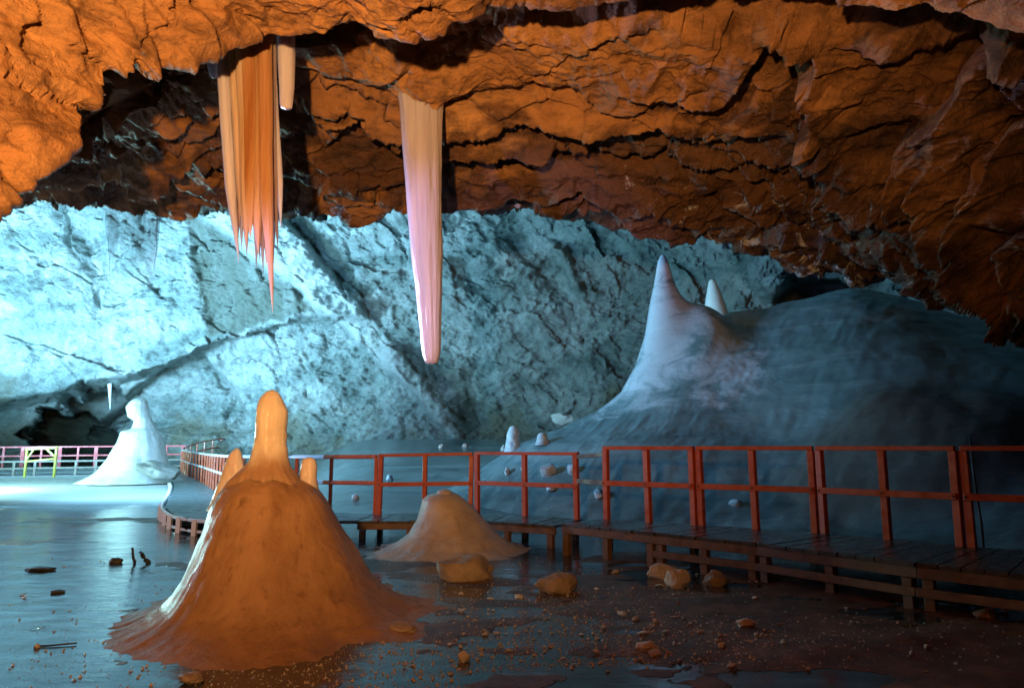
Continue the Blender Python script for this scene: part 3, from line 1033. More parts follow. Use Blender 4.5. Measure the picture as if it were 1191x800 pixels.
# the white stalagmite out on the ice
Y3 = 24.5
c3 = W(160, 520, Y3)
r3 = empty('stalagmite', (float(c3[0]), Y3, 0.08))
k3 = pxm(Y3)
zz = lambda py: HC + (520 - py) * k3 - 0.08
lathe('cone', [(zz(560), 60 * k3, 50 * k3), (zz(552), 46 * k3, 42 * k3), (zz(545), 38 * k3, 37 * k3), (zz(530), 28 * k3, 31 * k3), (zz(515), 21 * k3, 27 * k3), (zz(502), 19 * k3, 22 * k3), (zz(499), 8 * k3, 19 * k3), (zz(490), 6 * k3, 15 * k3), (zz(486), 14 * k3, 13 * k3), (zz(474), 16 * k3, 8 * k3), (zz(467), 11 * k3, 5 * k3), (zz(463.5), 4 * k3, 2 * k3), (zz(463), 0, 0)],
      M_WHITE, r3, nt=110, nz=130, amp=0.10, freq=0.9, seed=31, flute=0.05, grain=0.018)
tag(r3, 'glowing white stalagmite with a notched, hooded top standing on the pale ice shelf', 'stalagmite')


# small stubs and cones further back
def stub(px, py0, py1, wpx, label, Y=None, mat=M_SNOW, seed=0, cat='ice stub', squashed=0.5):
    if Y is None:
        b = hit(px, py0)
    else:
        p = W(px, py0, Y)
        b = Vector((float(p[0]), Y, float(p[2])))
    k = pxm(b.y)
    h = (py0 - py1) * k
    o = lathe('ice_stub', [(-0.15 * h, wpx * 0.62 * k), (0, wpx * 0.56 * k), (h * 0.3, wpx * 0.47 * k), (h * 0.7, wpx * 0.42 * k), (h * 0.92, wpx * 0.26 * k), (h, 0)], mat, None, b, nt=32, nz=30, amp=0.08 * wpx * k, freq=3.0 / (wpx * k + 0.1), seed=seed)
    return tag(o, label, cat)


stub(597, 523, 495, 17, 'pale flat-topped ice stub at the foot of the great mound, before the rock wall', seed=41)
stub(631, 516, 503, 15, 'small rounded ice stub beside the taller flat-topped one', seed=42)
b4 = W(829, 350, 21.5)
o4 = lathe('ice_horn', [(-0.9, 15 * pxm(21.5), 22 * pxm(21.5)), (0, 8 * pxm(21.5), 13 * pxm(21.5)), (0.4, 6 * pxm(21.5), 8 * pxm(21.5)), (0.66, 4 * pxm(21.5), 5 * pxm(21.5)), (0.74, 0, 0)], M_WHITE, None, (float(b4[0]), 21.5, float(b4[2])), nt=40, nz=40, amp=0.03, freq=2, seed=44)
tag(o4, 'small white ice cone peeping out behind the tall horn of the great mound', 'ice cone')


# ------------------------------------------------------------------ hanging ice
def icicle(name, outline, Y, mat, parent=None, depth=0.75, flute=0.06, seed=0, nt=56, sharp=True):
    """outline: (py, left px, right px) from the root down; built about its own root"""
    o = np.array(outline, float)
    n = 110
    py = np.linspace(o[0, 0], o[-1, 0], n)
    xl, xr = np.interp(py, o[:, 0], o[:, 1]), np.interp(py, o[:, 0], o[:, 2])
    xl, xr = blur(xl, 3, 0), blur(xr, 3, 0)
    C0 = W((xl + xr) / 2, py, Y)
    rad = (W(xr, py, Y)[:, 0] - W(xl, py, Y)[:, 0]) / 2
    th = np.linspace(0, 2 * math.pi, nt, endpoint=False)
    T, _ = np.meshgrid(th, py)
    zz_ = C0[:, 2][:, None] + 0 * T
    fl = 1 + flute * fbm(np.stack([np.cos(T) * 2.6 + seed, np.sin(T) * 2.6, zz_ * 0.7], -1), 4, 1200 + seed, 0.6)
    fl = fl + 0.02 * vnoise(np.stack([np.cos(T) * 1.5, np.sin(T) * 1.5, zz_ * 7], -1), 1300 + seed)
    fl = fl + 0.05 * fbm(np.stack([np.cos(T) * 5, np.sin(T) * 5, zz_ * 1.6], -1), 3, 1350 + seed, 0.6)
    R = rad[:, None] * fl
    P = np.stack([C0[:, 0][:, None] + np.cos(T) * R, Y + np.sin(T) * R * depth, zz_], -1)
    # close the tip
    tip = P[-1].mean(0, keepdims=True)
    P = np.concatenate([P, np.repeat((tip - [0, 0, 0.015])[None], nt, 1)], 0)
    if parent is None:
        org = np.array([C0[0, 0], Y, C0[0, 2]])
        me = grid_mesh(name, P - org, wrap=True)
        ob = link(name, me, mat)
        ob.location = org
    else:
        me = grid_mesh(name, P - np.array(parent.location), wrap=True)
        ob = link(name, me, mat, parent)
    return ob


ic = icicle('icicle', [(60, 456, 524), (100, 460, 519), (118, 464, 515), (140, 466, 513), (160, 467, 513), (200, 470, 513), (250, 474, 513), (300, 479, 514), (340, 484, 514), (380, 488, 513), (402, 490, 513), (414, 491.5, 512), (419, 493, 511), (422, 496, 508)], 7.0, M_ICICLE, depth=0.8, flute=0.13, seed=1, nt=110)
tag(ic, 'thick milky pink icicle hanging alone from the ceiling ledge with a blunt tip', 'icicle')

Yc = 5.75
rc = empty('icicle_curtain', [float(v) for v in W(285, 30, Yc)])
strands = [  # root left, root right, tip x, tip y, depth offset, where the taper begins, kind
    (246, 262, 277, 304, -0.02, 0.70, 0), (254, 270, 272, 262, 0.02, 0.84, 0), (260, 274, 276, 281, 0.05, 0.80, 3), (264, 280, 283, 262, -0.06, 0.86, 3), (272, 288, 288, 290, -0.10, 0.80, 3),
    (279, 297, 292, 276, -0.10, 0.84, 1), (288, 306, 300, 294, -0.07, 0.82, 1), (296, 314, 316, 362, -0.10, 0.62, 1), (303, 320, 309, 306, 0.00, 0.80, 1), (310, 320, 327, 266, 0.04, 0.78, 0),
    (288, 298, 303, 302, 0.03, 0.84, 2), (300, 309, 307, 318, -0.03, 0.80, 2), (281, 291, 287, 297, 0.04, 0.86, 2), (310, 319, 322, 290, 0.0, 0.8, 2), (293, 303, 297, 310, 0.08, 0.84, 2), (268, 278, 281, 290, 0.09, 0.8, 2), (314, 321, 318, 330, 0.03, 0.7, 2)]
for i, (x0, x1, tx, ty, dy, tp, kd) in enumerate(strands):
    ln = ty - 10
    xm, hw = (x0 + x1) / 2, (x1 - x0) / 2
    ol = []
    for t in (0, 0.15, 0.3, 0.45, tp, tp + (1 - tp) * 0.3, tp + (1 - tp) * 0.6, 0.94, 1.0):
        cx = xm + (tx - xm) * t ** 1.15 + 1.2 * math.sin(t * 7 + i)
        f = 1 - 0.30 * t if t <= tp else max(0.03, (1 - 0.30 * tp) * (1 - ((t - tp) / (1 - tp))) ** 0.8)
        ol.append((10 + ln * t, cx - hw * f, cx + hw * f))
    icicle('icicle', ol, Yc + dy, (M_ICICLE, M_AMBER, M_ROSE, M_TAN)[kd], rc, 0.85, 0.2, 11 + i, 48)
tag(rc, 'wide fluted curtain of amber icicles fused together and ending in long thin tips', 'icicles')

ic2 = icicle('icicle', [(18, 321, 344), (34, 322, 343), (70, 323, 343), (100, 325, 342), (122, 325.5, 340), (126, 327, 339)], 5.9, M_ICICLE, depth=0.85, flute=0.05, seed=31, nt=48)
# faint brownish drapery further off, hanging from the ceiling edge before the bright wall
def m_veil():
    k = NT('thin_brown_ice')
    n = k.noise(k.pos((5, 5, 0.25)), 1.2, 6, 0.6)
    col = k.ramp(n, [(0.35, (0.20, 0.15, 0.12)), (0.65, (0.38, 0.32, 0.28))])
    tr = k.t.nodes.new('ShaderNodeBsdfTransparent')
    mx = k.t.nodes.new('ShaderNodeMixShader')
    k.put(mx.inputs[0], k.math('MULTIPLY', k.ramp(n, [(0.3, 0.10), (0.7, 0.42)]), k.maprange(k.math('ADD', k.xyz()[2], k.math('MULTIPLY', k.noise(k.pos((6, 6, 0.3)), 1.0, 4), 1.2)), 4.9, 6.1)))
    k.t.links.new(tr.outputs[0], mx.inputs[1])
    k.t.links.new(k.b.outputs[0], mx.inputs[2])
    k.t.links.new(mx.outputs[0], k.t.nodes['Material Output'].inputs[0])
    return k.out(Base_Color=col, Roughness=0.35)


vl = icicle('ice_drapery', [(190, 124, 186), (240, 124, 186), (290, 126, 183), (320, 127, 178), (338, 130, 172), (348, 136, 164)], 12.5, m_veil(), depth=0.22, flute=0.18, seed=61, nt=120)
tag(vl, 'faint see-through brownish drapery of ice hanging before the brightest part of the pale wall', 'ice drapery')

tag(ic2, 'short pale icicle with a flat broken end, hanging beside the amber curtain', 'icicle')
ic3 = icicle('icicle', [(40, 236, 258), (60, 240, 256), (80, 242, 254), (90, 245, 252)], 6.0, M_ICICLE, depth=0.8, flute=0.1, seed=33, nt=36)
tag(ic3, 'stubby bluish icicle tucked behind the upper edge of the amber curtain', 'icicle')
ic4 = icicle('icicle', [(444, 125, 130), (456, 126, 129.5), (468, 127, 129), (476, 127.6, 128.4)], float(on_wall(128, 447).y) - 0.15, M_WHITE, depth=0.9, flute=0.1, seed=35, nt=20)
tag(ic4, 'thin white icicle far off at the mouth of the dark hollow', 'icicle')


# ------------------------------------------------------------------ boardwalks
def v3(p, z):
    return Vector((p[0], p[1], z))


def boardwalk_section(r0, r1, f0, f1, z0, z1, label, legs=3, lower=True, dark=False, rail=True, mid_post=True, beam=M_BEAM, sag=0.0):
    c = (Vector((*r0, 0)) + Vector((*r1, 0)) + Vector((*f0, 0)) + Vector((*f1, 0))) / 4
    root = empty('boardwalk_section', (c.x, c.y, 0))
    L = lambda p, z: Vector((p[0] - c.x, p[1] - c.y, z))
    lerp = lambda a, b, t: (a[0] + (b[0] - a[0]) * t, a[1] + (b[1] - a[1]) * t)
    n = max(6, int(math.dist(f0, f1) / 0.16))
    bm = bmesh.new()
    for i in range(n):
        ta, tb = i / n + 0.003, (i + 1) / n - 0.004
        za, zb = z0 + (z1 - z0) * ta + random.uniform(-.004, .004), 0
        e = random.uniform(-0.015, 0.02)
        a, b_ = lerp(f0, f1, ta), lerp(f0, f1, tb)
        d, cc = lerp(r0, r1, ta), lerp(r0, r1, tb)
        ou = Vector((a[0] - d[0], a[1] - d[1], 0)).normalized() * (0.04 + e)
        vs = []
        for z in (za - 0.035, za):
            for p, s in ((a, 1), (b_, 1), (cc, -1.6), (d, -1.6)):
                vs.append(bm.verts.new(L(p, z) + ou * s))
        for f in ((0, 1, 2, 3), (7, 6, 5, 4), (0, 4, 5, 1), (1, 5, 6, 2), (2, 6, 7, 3), (3, 7, 4, 0)):
            bm.faces.new([vs[k] for k in f])
    bmesh.ops.recalc_face_normals(bm, faces=bm.faces)
    me = bpy.data.meshes.new('deck')
    bm.to_mesh(me); bm.free()
    link('deck', me, M_DECK, root, False)
    for a, b_ in ((f0, f1), (r0, r1)):
        MB().bar(L(a, z0 - 0.085), L(b_, z1 - 0.085), 0.05, 0.095).build('beam', beam, root)
    ux = Vector((f1[0] - f0[0], f1[1] - f0[1], 0)).normalized()
    for a, b_ in ((f0, f1), (r0, r1)):
        for k in range(legs):
            t = 0.05 + 0.90 * k / (legs - 1)
            p = lerp(a, b_, t)
            g = float(floor_z(p[0], p[1])) - 0.05
            MB().bar(L(p, g), L(p, z0 + (z1 - z0) * t - 0.135), 0.10, 0.085, 0.006, math.atan2(ux.y, ux.x)).build('leg', beam, root)
    if lower:
        ou = (Vector((f0[0] - r0[0], f0[1] - r0[1], 0))).normalized() * 0.075
        MB().bar(L(f0, 0.16) + ou, L(f1, 0.16) + ou, 0.035, 0.075).build('lower_rail', beam, root)
    if rail:
        ts = [0.035, 0.5, 0.965] if mid_post else [0.035, 0.965]
        for t in ts:
            p = lerp(r0, r1, t)
            z = z0 + (z1 - z0) * t
            MB().bar(L(p, z - 0.02), L((p[0] + random.uniform(-.012, .012), p[1] + random.uniform(-.012, .012)), z + 0.965), 0.085, 0.075, 0.006, math.atan2(ux.y, ux.x) + random.uniform(-.05, .05)).build('post', M_RED, root)
        nrm = Vector((f0[0] - r0[0], f0[1] - r0[1], 0)).normalized()
        for t in ts:
            p = lerp(r0, r1, t)
            q = L(p, z0 + (z1 - z0) * t + 0.50) + nrm * 0.068
            MB().tube([tuple(q), tuple(q + nrm * 0.012)], 0.011, 8).build('bolt', M_TWIG, root)
        MB().bar(L(lerp(r0, r1, 0.015), z0 + 0.99), L(lerp(r0, r1, 0.985), z1 + 0.99), 0.10, 0.05).build('top_rail', M_RED, root)
        MB().bar(L(lerp(r0, r1, 0.02), z0 + 0.50) + nrm * 0.055, L(lerp(r0, r1, 0.98), z1 + 0.50) + nrm * 0.055, 0.03, 0.07).build('middle_rail', M_RED, root)
    tag(root, label, 'boardwalk', 'railed boardwalk sections across the ice')
    return root


RN = [(1.30, 9.92), (2.42, 9.12), (3.63, 8.28), (4.63, 7.18), (5.75, 6.38)]
FN = [(0.68, 9.40), (1.72, 8.38), (2.62, 7.50), (3.56, 6.22), (4.75, 5.05)]
LR = ['second boardwalk section along the low kerb, joining the stepped gap in the red railing',
      'boardwalk section standing behind the pair of pale stones on the mud',
      'boardwalk section with a sagging lower timber, below the dirty bulge of the great ice mound',
      'end boardwalk section passing the thin dark pole, with the pale rock under its edge']
LR[0] = 'boardwalk section that starts at the gap in the red railing, behind the orange stones'
for i in range(4):
    boardwalk_section(RN[i], RN[i + 1], FN[i], FN[i + 1], 0.40, 0.40, LR[i], legs=3, lower=i > 0)
LN = [(1.06, 10.75), (-0.64, 11.75), (-2.33, 11.97)]
LF = [(0.62, 9.95), (-0.75, 10.75), (-2.40, 10.9)]
boardwalk_section(LN[1], LN[0], LF[1], LF[0], 0.31, 0.31, 'boardwalk section ending at the gap in the red railing, beside the low ice cone', legs=3, lower=False)
boardwalk_section(LN[2], LN[1], LF[2], LF[1], 0.27, 0.30, 'boardwalk section directly behind the low rosy ice cone', legs=3, lower=False)


# a short dark link bar closing the gap of the railing
def build_link():
    a, b = Vector((1.00, 10.79, 1.255)), Vector((1.35, 9.88, 1.30))
    root = empty('gap_bar', (a.x, a.y, a.z))
    d = b - a
    MB().bar((0, 0, 0), d, 0.05, 0.06).build('upper_bar', M_BEAM, root)
    MB().bar((0, 0, -0.37), d + Vector((0, 0, -0.40)), 0.05, 0.07).build('lower_bar', M_BEAM, root)
    tag(root, 'two short dark bars bridging the gap between the two red railings', 'railing')


build_link()


def spline(pts, n):
    pts = [np.array(p, float) for p in pts]
    P = [2 * pts[0] - pts[1]] + pts + [2 * pts[-1] - pts[-2]]
    out = []
    for i in range(1, len(P) - 2):
        for k in range(n):
            t = k / n
            a, b, c, d = P[i - 1], P[i], P[i + 1], P[i + 2]
            out.append(0.5 * ((2 * b) + (-a + c) * t + (2 * a - 5 * b + 4 * c - d) * t * t + (-a + 3 * b - 3 * c + d) * t ** 3))
    out.append(P[-2])
    return np.array(out)


def walk(poly, step):
    s = np.concatenate([[0], np.cumsum(np.linalg.norm(np.diff(poly, axis=0), axis=1))])
    t = np.arange(0, s[-1], step)
    return np.stack([np.interp(t, s, poly[:, k]) for k in range(poly.shape[1])], -1)


def build_curved():
    inner = spline([(-2.35, 12.0, .27), (-4.0, 12.9, .25), (-6.2, 15.6, .22), (-8.05, 19.0, .2), (-10.7, 24, .2), (-14.2, 30.0, .28), (-16.3, 34.3, .35), (-16.9, 37.5, .7), (-16.6, 42.0, 1.1)], 14)
    outer = spline([(-2.42, 10.95, .27), (-4.8, 11.2, .25), (-6.7, 13.6, .22), (-9.05, 18.6, .2), (-11.45, 23.5, .2), (-14.7, 29.2, .28), (-17.6, 33.6, .35), (-18.4, 37.8, .7), (-18.2, 42.0, 1.1)], 14)
    root = empty('curved_boardwalk', (-9.0, 20.0, 0))
    o = np.array([-9.0, 20.0, 0])
    inner, outer = inner - o, outer - o
    bm = bmesh.new()
    A = [[bm.verts.new(p + np.array([0, 0, dz])) for p in inner] for dz in (0, -0.05)]
    B = [[bm.verts.new(p + np.array([0, 0, dz])) for p in outer] for dz in (0, -0.05)]
    n = len(inner)
    for i in range(n - 1):
        bm.faces.new((A[0][i], A[0][i + 1], B[0][i + 1], B[0][i]))
        bm.faces.new((A[1][i], B[1][i], B[1][i + 1], A[1][i + 1]))
        bm.faces.new((B[0][i], B[0][i + 1], B[1][i + 1], B[1][i]))
        bm.faces.new((A[0][i], A[1][i], A[1][i + 1], A[0][i + 1]))
    bmesh.ops.recalc_face_normals(bm, faces=bm.faces)
    me = bpy.data.meshes.new('deck'); bm.to_mesh(me); bm.free()
    link('deck', me, M_DECKGREY, root, False)
    # skirting frame on the outer side: two thin rails and short uprights, coloured as brightly lit
    up, lowr = outer + np.array([0, 0, -0.02]), outer + np.array([0, 0, -0.19])
    k0, k1 = 12, 76
    MB().tube([tuple(p + np.array([-0.06, -0.03, 0])) for p in up[k0:k1]], 0.032, 6).build('edge_rail', M_LITWOOD, root)
    MB().tube([tuple(p + np.array([-0.06, -0.03, 0])) for p in lowr[k0:k1]], 0.026, 6).build('edge_rail', M_LITWOOD, root)
    for i, p in enumerate(walk(outer[k0:k1], 0.62)):
        q = p + np.array([-0.09, -0.05, 0])
        MB().bar(tuple(q + np.array([0, 0, -0.36])), tuple(q + np.array([0, 0, 0.0])), 0.07, 0.07, 0).build('leg', M_LITWOOD, root)
    # railing on the inner side
    pr = walk(inner, 0.95)
    for i, p in enumerate(pr):
        MB().bar(tuple(p), tuple(p + np.array([0, 0, 0.95])), 0.055, 0.055, 0).build('post', M_RED, root)
    kb = 84
    for h, nm in ((0.97, 'top_rail'), (0.52, 'middle_rail')):
        s = inner + np.array([0, 0, h])
        MB().tube([tuple(p) for p in s[:10]], 0.038, 6).build(nm, M_RED, root)
        MB().tube([tuple(p) for p in s[9:kb]], 0.036, 6).build(nm, M_LITWOOD, root)  # red rail coloured as washed out by bright lamplight
        MB().tube([tuple(p) for p in s[kb - 1:]], 0.036, 6).build(nm, M_RED, root)
    tag(root, 'long curved boardwalk behind the orange mound, its brightly lit rails on red posts', 'boardwalk')


M_DECKGREY = m_wood('grey_wet_boards', (0.09, 0.11, 0.12), (0.17, 0.20, 0.21), 0.4, None, 0.4)
build_curved()


def build_far_walk():
    a, b = np.array([-29.5, 31.0, 0.33]), np.array([-16.6, 35.2, 0.45])
    root = empty('rear_boardwalk', (-22.0, 33.0, 0))
    o = np.array([-22.0, 33.0, 0])
    d = (b - a); L = np.linalg.norm(d); u = d / L
    nrm = np.array([u[1], -u[0], 0.0])
    P = lambda t, off=0.0, z=0.0: tuple(a + u * t + nrm * off + np.array([0, 0, z]) - o)
    MB().bar(P(0, 0.75), P(L, 0.75), 1.5, 0.06).build('deck', M_DECKGREY, root)
    i = 0
    t = 0.3
    while t < L:
        wd = 0.16 if i % 2 == 0 else 0.09
        MB().bar(P(t), P(t, 0, 1.0), wd, 0.08, 0.004, math.atan2(u[1], u[0]) + math.pi / 2).build('post', M_REDFAR, root)
        t += 0.77; i += 1
    MB().bar(P(0, 0, 1.02), P(L, 0, 1.02), 0.09, 0.07).build('top_rail', M_REDFAR, root)
    MB().bar(P(0, 0.05, 0.6), P(L, 0.05, 0.6), 0.05, 0.07).build('middle_rail', M_REDFAR, root)
    # pale timber trestle on the near edge
    t = 0.1
    while t < L - 0.4:
        MB().bar(P(t, 1.55, -0.38), P(t, 1.55, 0.36), 0.1, 0.09, 0.004, math.atan2(u[1], u[0]) + math.pi / 2).build('trestle_post', M_GREYWOOD, root)
        t += 0.82
    MB().bar(P(0, 1.58, 0.36), P(L, 1.58, 0.36), 0.06, 0.08).build('trestle_rail', M_GREYWOOD, root)
    MB().bar(P(0, 1.60, 0.06), P(L, 1.60, 0.06), 0.05, 0.07).build('trestle_rail', M_GREYWOOD, root)
    tag(root, 'straight boardwalk with a red railing in front of the dark hollow in the cave wall', 'boardwalk')


M_REDFAR = m_wood('bright_red_paint', (0.62, 0.10, 0.12), (0.75, 0.16, 0.18), 0.45)
build_far_walk()


def build_yellow():
    Y = 29.0
    p0, p1 = W(32, 520, Y), W(66, 520, Y)
    root = empty('yellow_frame', (float(p0[0]), Y, 0.15))
    wd = float(p1[0] - p0[0])
    t = 0.075
    h0, h1 = 1.17, 1.24
    MB().bar((0, 0, 0), (0, 0, h0), t, t, 0.004).build('post', M_YELLOW, root)
    MB().bar((wd, 0, 0), (wd, 0, h1), t, t, 0.004).build('post', M_YELLOW, root)
    MB().bar((-0.06, 0, h0), (wd + 0.05, 0, h1), t, 0.09).build('top_bar', M_YELLOW, root)
    MB().bar((0, -0.03, 0.66), (wd, -0.03, 0.78), 0.05, 0.07).build('middle_bar', M_YELLOW, root)
    MB().bar((0.03, -0.05, 0.72), (0.30, -0.05, h0 - 0.04), 0.04, 0.06).build('brace', M_YELLOW, root)
    MB().bar((wd - 0.03, -0.05, 0.88), (wd - 0.40, -0.05, h1 - 0.05), 0.04, 0.08).build('brace', M_YELLOW, root)
    tag(root, 'yellow timber gate frame with corner braces standing on the bright ice shelf', 'frame')


build_yellow()


# ------------------------------------------------------------------ stones, chunks, sticks
def stone_mesh(name, seed, sx=1, sy=1, sz=1, sub=3, rough=0.25, flat=0.35):
    bm = bmesh.new()
    bmesh.ops.create_icosphere(bm, subdivisions=sub, radius=1.0)
    for v in bm.verts:
        p = v.co.copy()
        n = mnoise.noise(p * 4.6 + Vector((seed, 3.3, seed))) * rough * 0.16 + mnoise.noise(p * 1.1 + Vector((seed * 3.1, seed, 0))) * rough + mnoise.noise(p * 2.7 + Vector((seed, seed * 2.3, 5))) * rough * 0.35
        # a few planed faces
        q = p * (1 + n)
        for k in range(9):
            a = mnoise.noise(Vector((seed * 1.7 + k * 9.1, 0.3, 2.2))) * 6
            b = mnoise.noise(Vector((seed * 2.9 + k * 4.1, 7.3, 1.2))) * 2
            d = Vector((math.cos(a) * math.cos(b), math.sin(a) * math.cos(b), math.sin(b)))
            e = q.dot(d) - 0.80
            if e > 0:
                q -= d * e * 0.82
        v.co = Vector((q.x * sx, q.y * sy, q.z * sz))
    me = bpy.data.meshes.new(name)
    bm.to_mesh(me); bm.free()
    me.polygons.foreach_set('use_smooth', np.ones(len(me.polygons), bool))
    me.set_sharp_from_angle(angle=math.radians(26))
    return me


def stone(px, py, wpx, hpx, mat, name, label, cat, seed, deep=0.8, rz=0.0, sink=0.34, rough=0.42, group=None):
    """wpx, hpx: size in the picture; py: the line where it meets the ground"""
    b = hit(px, py)
    k = pxm(b.y)
    w2, h = wpx * k / 2, hpx * k
    me = stone_mesh(name, seed, w2, w2 * deep, h * 0.62, 4 if wpx > 20 else 3, rough)
    o = link(name, me, mat, None, False)
    gy = b.y + w2 * deep * 0.7
    o.location = (b.x * gy / b.y, gy, float(ground_z(b.x * gy / b.y, gy)) + h * 0.62 - h * sink)
    o.rotation_euler = (0, 0, rz)
    return tag(o, label, cat, group)


stone(541, 676, 72, 27, M_STONE, 'boulder', 'long tan boulder with a pale rounded end lying between the two ice mounds', 'boulder', 1, 0.55, 0.15)
stone(648, 690, 46, 23, M_STONE, 'stone', 'single rounded orange-brown stone alone on open mud before the boardwalk', 'stone', 2, 0.8)
stone(774, 673, 38, 17, M_PALESTONE, 'stone', 'rear one of two pale pink stones touching beside the boardwalk', 'stone', 3, 0.6, 0.2)
stone(788, 684, 31, 22, M_PALESTONE, 'stone', 'smaller front one of two pale pink stones touching beside the boardwalk', 'stone', 4, 0.8)
stone(833, 682, 31, 16, M_STONE, 'stone', 'dull brown stone just past the pale pair, in the shade of the boardwalk', 'stone', 5)
stone(1147, 720, 33, 13, M_STONE, 'stone', 'flat pale wedge of rock on the dark mud under the end boardwalk section', 'stone', 6, 0.6, 0.4)
stone(868, 729, 22, 8, M_PALESTONE, 'stone', 'small flat pale slab in a blue puddle below the boardwalk', 'stone', 7)
stone(466, 738, 40, 12, M_STONE, 'stone', 'low muddy lump beside the foot of the big orange mound', 'stone', 8)
stone(224, 796, 26, 12, M_STONE, 'stone', 'reddish lump of rock on the wet ice in front of the big orange mound', 'stone', 9)
stone(540, 770, 14, 11, M_PALESTONE, 'stone', 'palest rounded pebble standing out on the open mud', 'stone', 10)
stone(752, 757, 26, 9, M_PALESTONE, 'stone', 'flat broken piece of pale ice with small crumbs about it', 'ice piece', 12)
stone(49, 664, 34, 5, M_DARKSTONE, 'stone', 'long flat dark stone lying on the blue ice', 'stone', 13, 0.4)
stone(134, 655, 17, 6, M_DARKSTONE, 'stone', 'small flat dark stone next to two short sticks on the ice', 'stone', 14, 0.6)
stone(68, 690, 18, 4, M_DARKSTONE, 'stone', 'ragged dark stone half frozen into the blue ice', 'stone', 15, 0.7)

# snow and ice chunks on the far side of the railing
for i, (px, py, w_, h_, lab) in enumerate([
        (637, 556, 20, 13, 'largest white snow block behind the railing, seen between two red posts'),
        (641, 573, 13, 7, 'flat white ice chunk just below the largest snow block'),
        (697, 581, 15, 11, 'rounded white ice chunk seen through the gap in the railing'),
        (855, 591, 16, 8, 'lone white wedge of ice at the foot of the dark mound behind the railing'),
        (453, 559, 9, 7, 'small white lump behind the railing near its paired posts'),
        (413, 581, 9, 7, 'small pale lump behind the boardwalk close to the orange mound'),
        (590, 553, 8, 9, 'upright white ice crumb behind the railing'),
        (608, 548, 6, 4, 'tiny white ice crumb just uphill of the upright one'),
        (666, 553, 15, 12, 'pale leaning ice slab near the end post of the stepped railing'),
        (513, 521, 6, 5, 'small ochre stone at the foot of the cave wall'),
        (541, 520, 7, 5, 'pale ochre stone at the foot of the cave wall, amid smaller crumbs'),
        (586, 524, 9, 8, 'little pointed ice lump leaning on the flat-topped stub')]):
    stone(px, py, w_, h_, M_SNOW if 'ochre' not in lab else M_PALESTONE, 'ice_chunk' if 'ochre' not in lab else 'stone', lab, 'ice chunk' if 'ochre' not in lab else 'stone', 30 + i, 0.8, i * 0.7)

# rock slab leaning on the ice shelf by the white stalagmite
sl = hit(186, 552)
sm_ = stone_mesh('rock_slab', 77, 0.72, 0.4, 0.26, 4, 0.35)
so = link('rock_slab', sm_, M_SLAB, None, False)
so.location = (W(186, 540, 22.8)[0], 22.8, 0.62)
so.rotation_euler = (0.25, 0.30, 0.1)
tag(so, 'tilted grey rock slab lying at the foot of the glowing white stalagmite', 'rock')
ip = on_wall(655, 486)
io = link('ice_chunk', stone_mesh('ice_chunk', 78, 0.6, 0.4, 0.32, 3, 0.4), M_WHITE)
io.location = [float(v) for v in ip]
tag(io, 'bright white ice lump high on the bank where wall and great mound meet', 'ice chunk')


def stick(name, a, b, r, label, cat='stick', parts=None):
    a, b = Vector(a), Vector(b)
    n = 7
    pts = [(a.lerp(b, i / (n - 1)) - a) + Vector((mnoise.noise(Vector((i * .7, a.x, 1))), mnoise.noise(Vector((i * .7, a.x, 4))), 0)) * r * 0.8 for i in range(n)]
    o = MB().tube(pts, [r * (1 - 0.25 * i / n) for i in range(n)], 8).build(name, M_TWIG, None, True)
    o.location = a
    return tag(o, label, cat)


h1 = hit(156, 655); h2 = hit(172, 655)
stick('stick', h1, h1 + Vector((-0.05, 0.02, 0.18)), 0.018, 'upright dark stick frozen into the ice, the thinner of a pair')
stick('stick', h2, h2 + Vector((-0.12, 0.03, 0.13)), 0.028, 'thicker leaning stub of a stick frozen into the ice beside the thin one')
h3 = hit(66, 753)
stick('stick', h3 + Vector((-0.16, 0, 0.006)), h3 + Vector((0.1, 0.06, 0.012)), 0.007, 'thin twig lying flat on the blue wet ice')
pt = W(1128, 505, 8.3); pb = W(1141, 600, 8.0)
stick('pole', (float(pb[0]), 8.0, 0.02), [float(v) for v in pt], 0.016, 'thin dark pole leaning behind the red railing against the dark ice', 'pole')

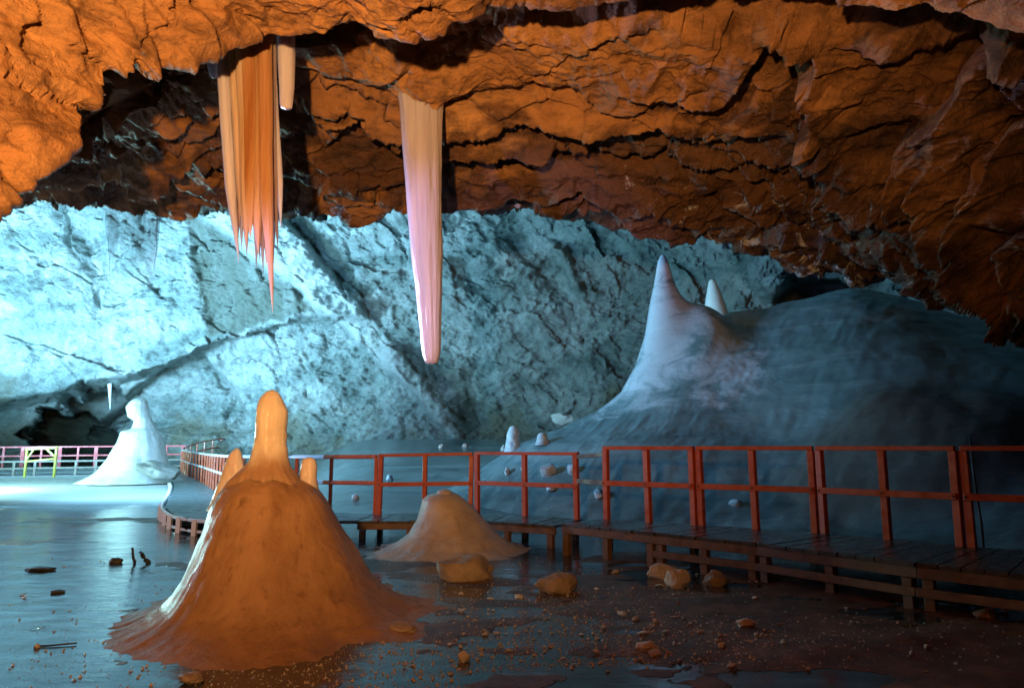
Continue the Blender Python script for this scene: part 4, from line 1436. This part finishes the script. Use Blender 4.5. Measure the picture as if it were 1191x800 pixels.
# crumbs of ice scattered over the floor
chip_meshes = [stone_mesh('ice_chip', 200 + i, 1, 0.85, 0.6, 1, 0.9) for i in range(8)]
for m_ in chip_meshes:
    m_.materials.append(M_CHIP)
    m_.polygons.foreach_set('use_smooth', np.zeros(len(m_.polygons), bool))
made = 0
while made < 230:
    r = random.random()
    if r < 0.72:
        px, py = random.gauss(690, 140), random.triangular(655, 798, 735)
    elif r < 0.9:
        px, py = random.uniform(830, 1180), random.uniform(690, 790)
    else:
        px, py = random.uniform(0, 260), random.uniform(600, 795)
    if py < 640 or py > 799 or px > 1185 or px < 3:
        continue
    if abs(px - 315) < 190 and py < 752:
        continue
    b = hit(px, py)
    if b is None or b.y > 9:
        continue
    s = min(0.048, 0.010 + random.expovariate(1 / 0.009))
    o = bpy.data.objects.new('ice_chip', chip_meshes[made % 8])
    C.objects.link(o)
    o.location = (b.x, b.y, b.z + s * 0.35)
    o.scale = (s * random.uniform(0.6, 1.5), s * random.uniform(0.6, 1.2), s * random.uniform(0.5, 1.1))
    o.rotation_euler = (random.uniform(-.3, .3), random.uniform(-.3, .3), random.uniform(0, 6.28))
    tag(o, 'small pale ice chip scattered loose on the wet floor before the boardwalk', 'ice chip', 'ice chips scattered over the wet floor')
    made += 1


def build_grit():
    n = 9000
    px = rng.normal(640, 260, n)
    py = rng.uniform(640, 800, n)
    dx, dy, dz = ray(px, py)
    s = (0.01 - HC) / dz
    x, y = dx * s, dy * s
    lump = vnoise(np.stack([x * 1.1, y * 1.6, 0 * x], -1), 303)
    ok = (y < 9.2) & (lump > -0.15) & (np.hypot(x + 2.15, y - 6.1) > 1.15)
    x, y = x[ok], y[ok]
    z = floor_z(x, y)
    V, Fc = [], []
    tet = np.array([[1, 0, -.4], [-.5, .87, -.4], [-.5, -.87, -.4], [0, 0, .8]])
    for i in range(len(x)):
        r = 0.003 + min(0.012, rng.exponential(0.0035))
        t = tet * r * rng.uniform(0.6, 1.3, (4, 3))
        a = rng.uniform(0, 6.28)
        t = np.stack([t[:, 0] * math.cos(a) - t[:, 1] * math.sin(a), t[:, 0] * math.sin(a) + t[:, 1] * math.cos(a), t[:, 2]], -1)
        V.append(t + [x[i], y[i], z[i] + r * 0.3])
        k = 4 * i
        Fc += [(k, k + 1, k + 3), (k + 1, k + 2, k + 3), (k + 2, k, k + 3)]
    me = raw_mesh('ice_grit', np.concatenate(V), np.array(Fc))
    tag(link('ice_grit', me, M_CHIP, None, False), kind='stuff')


build_grit()
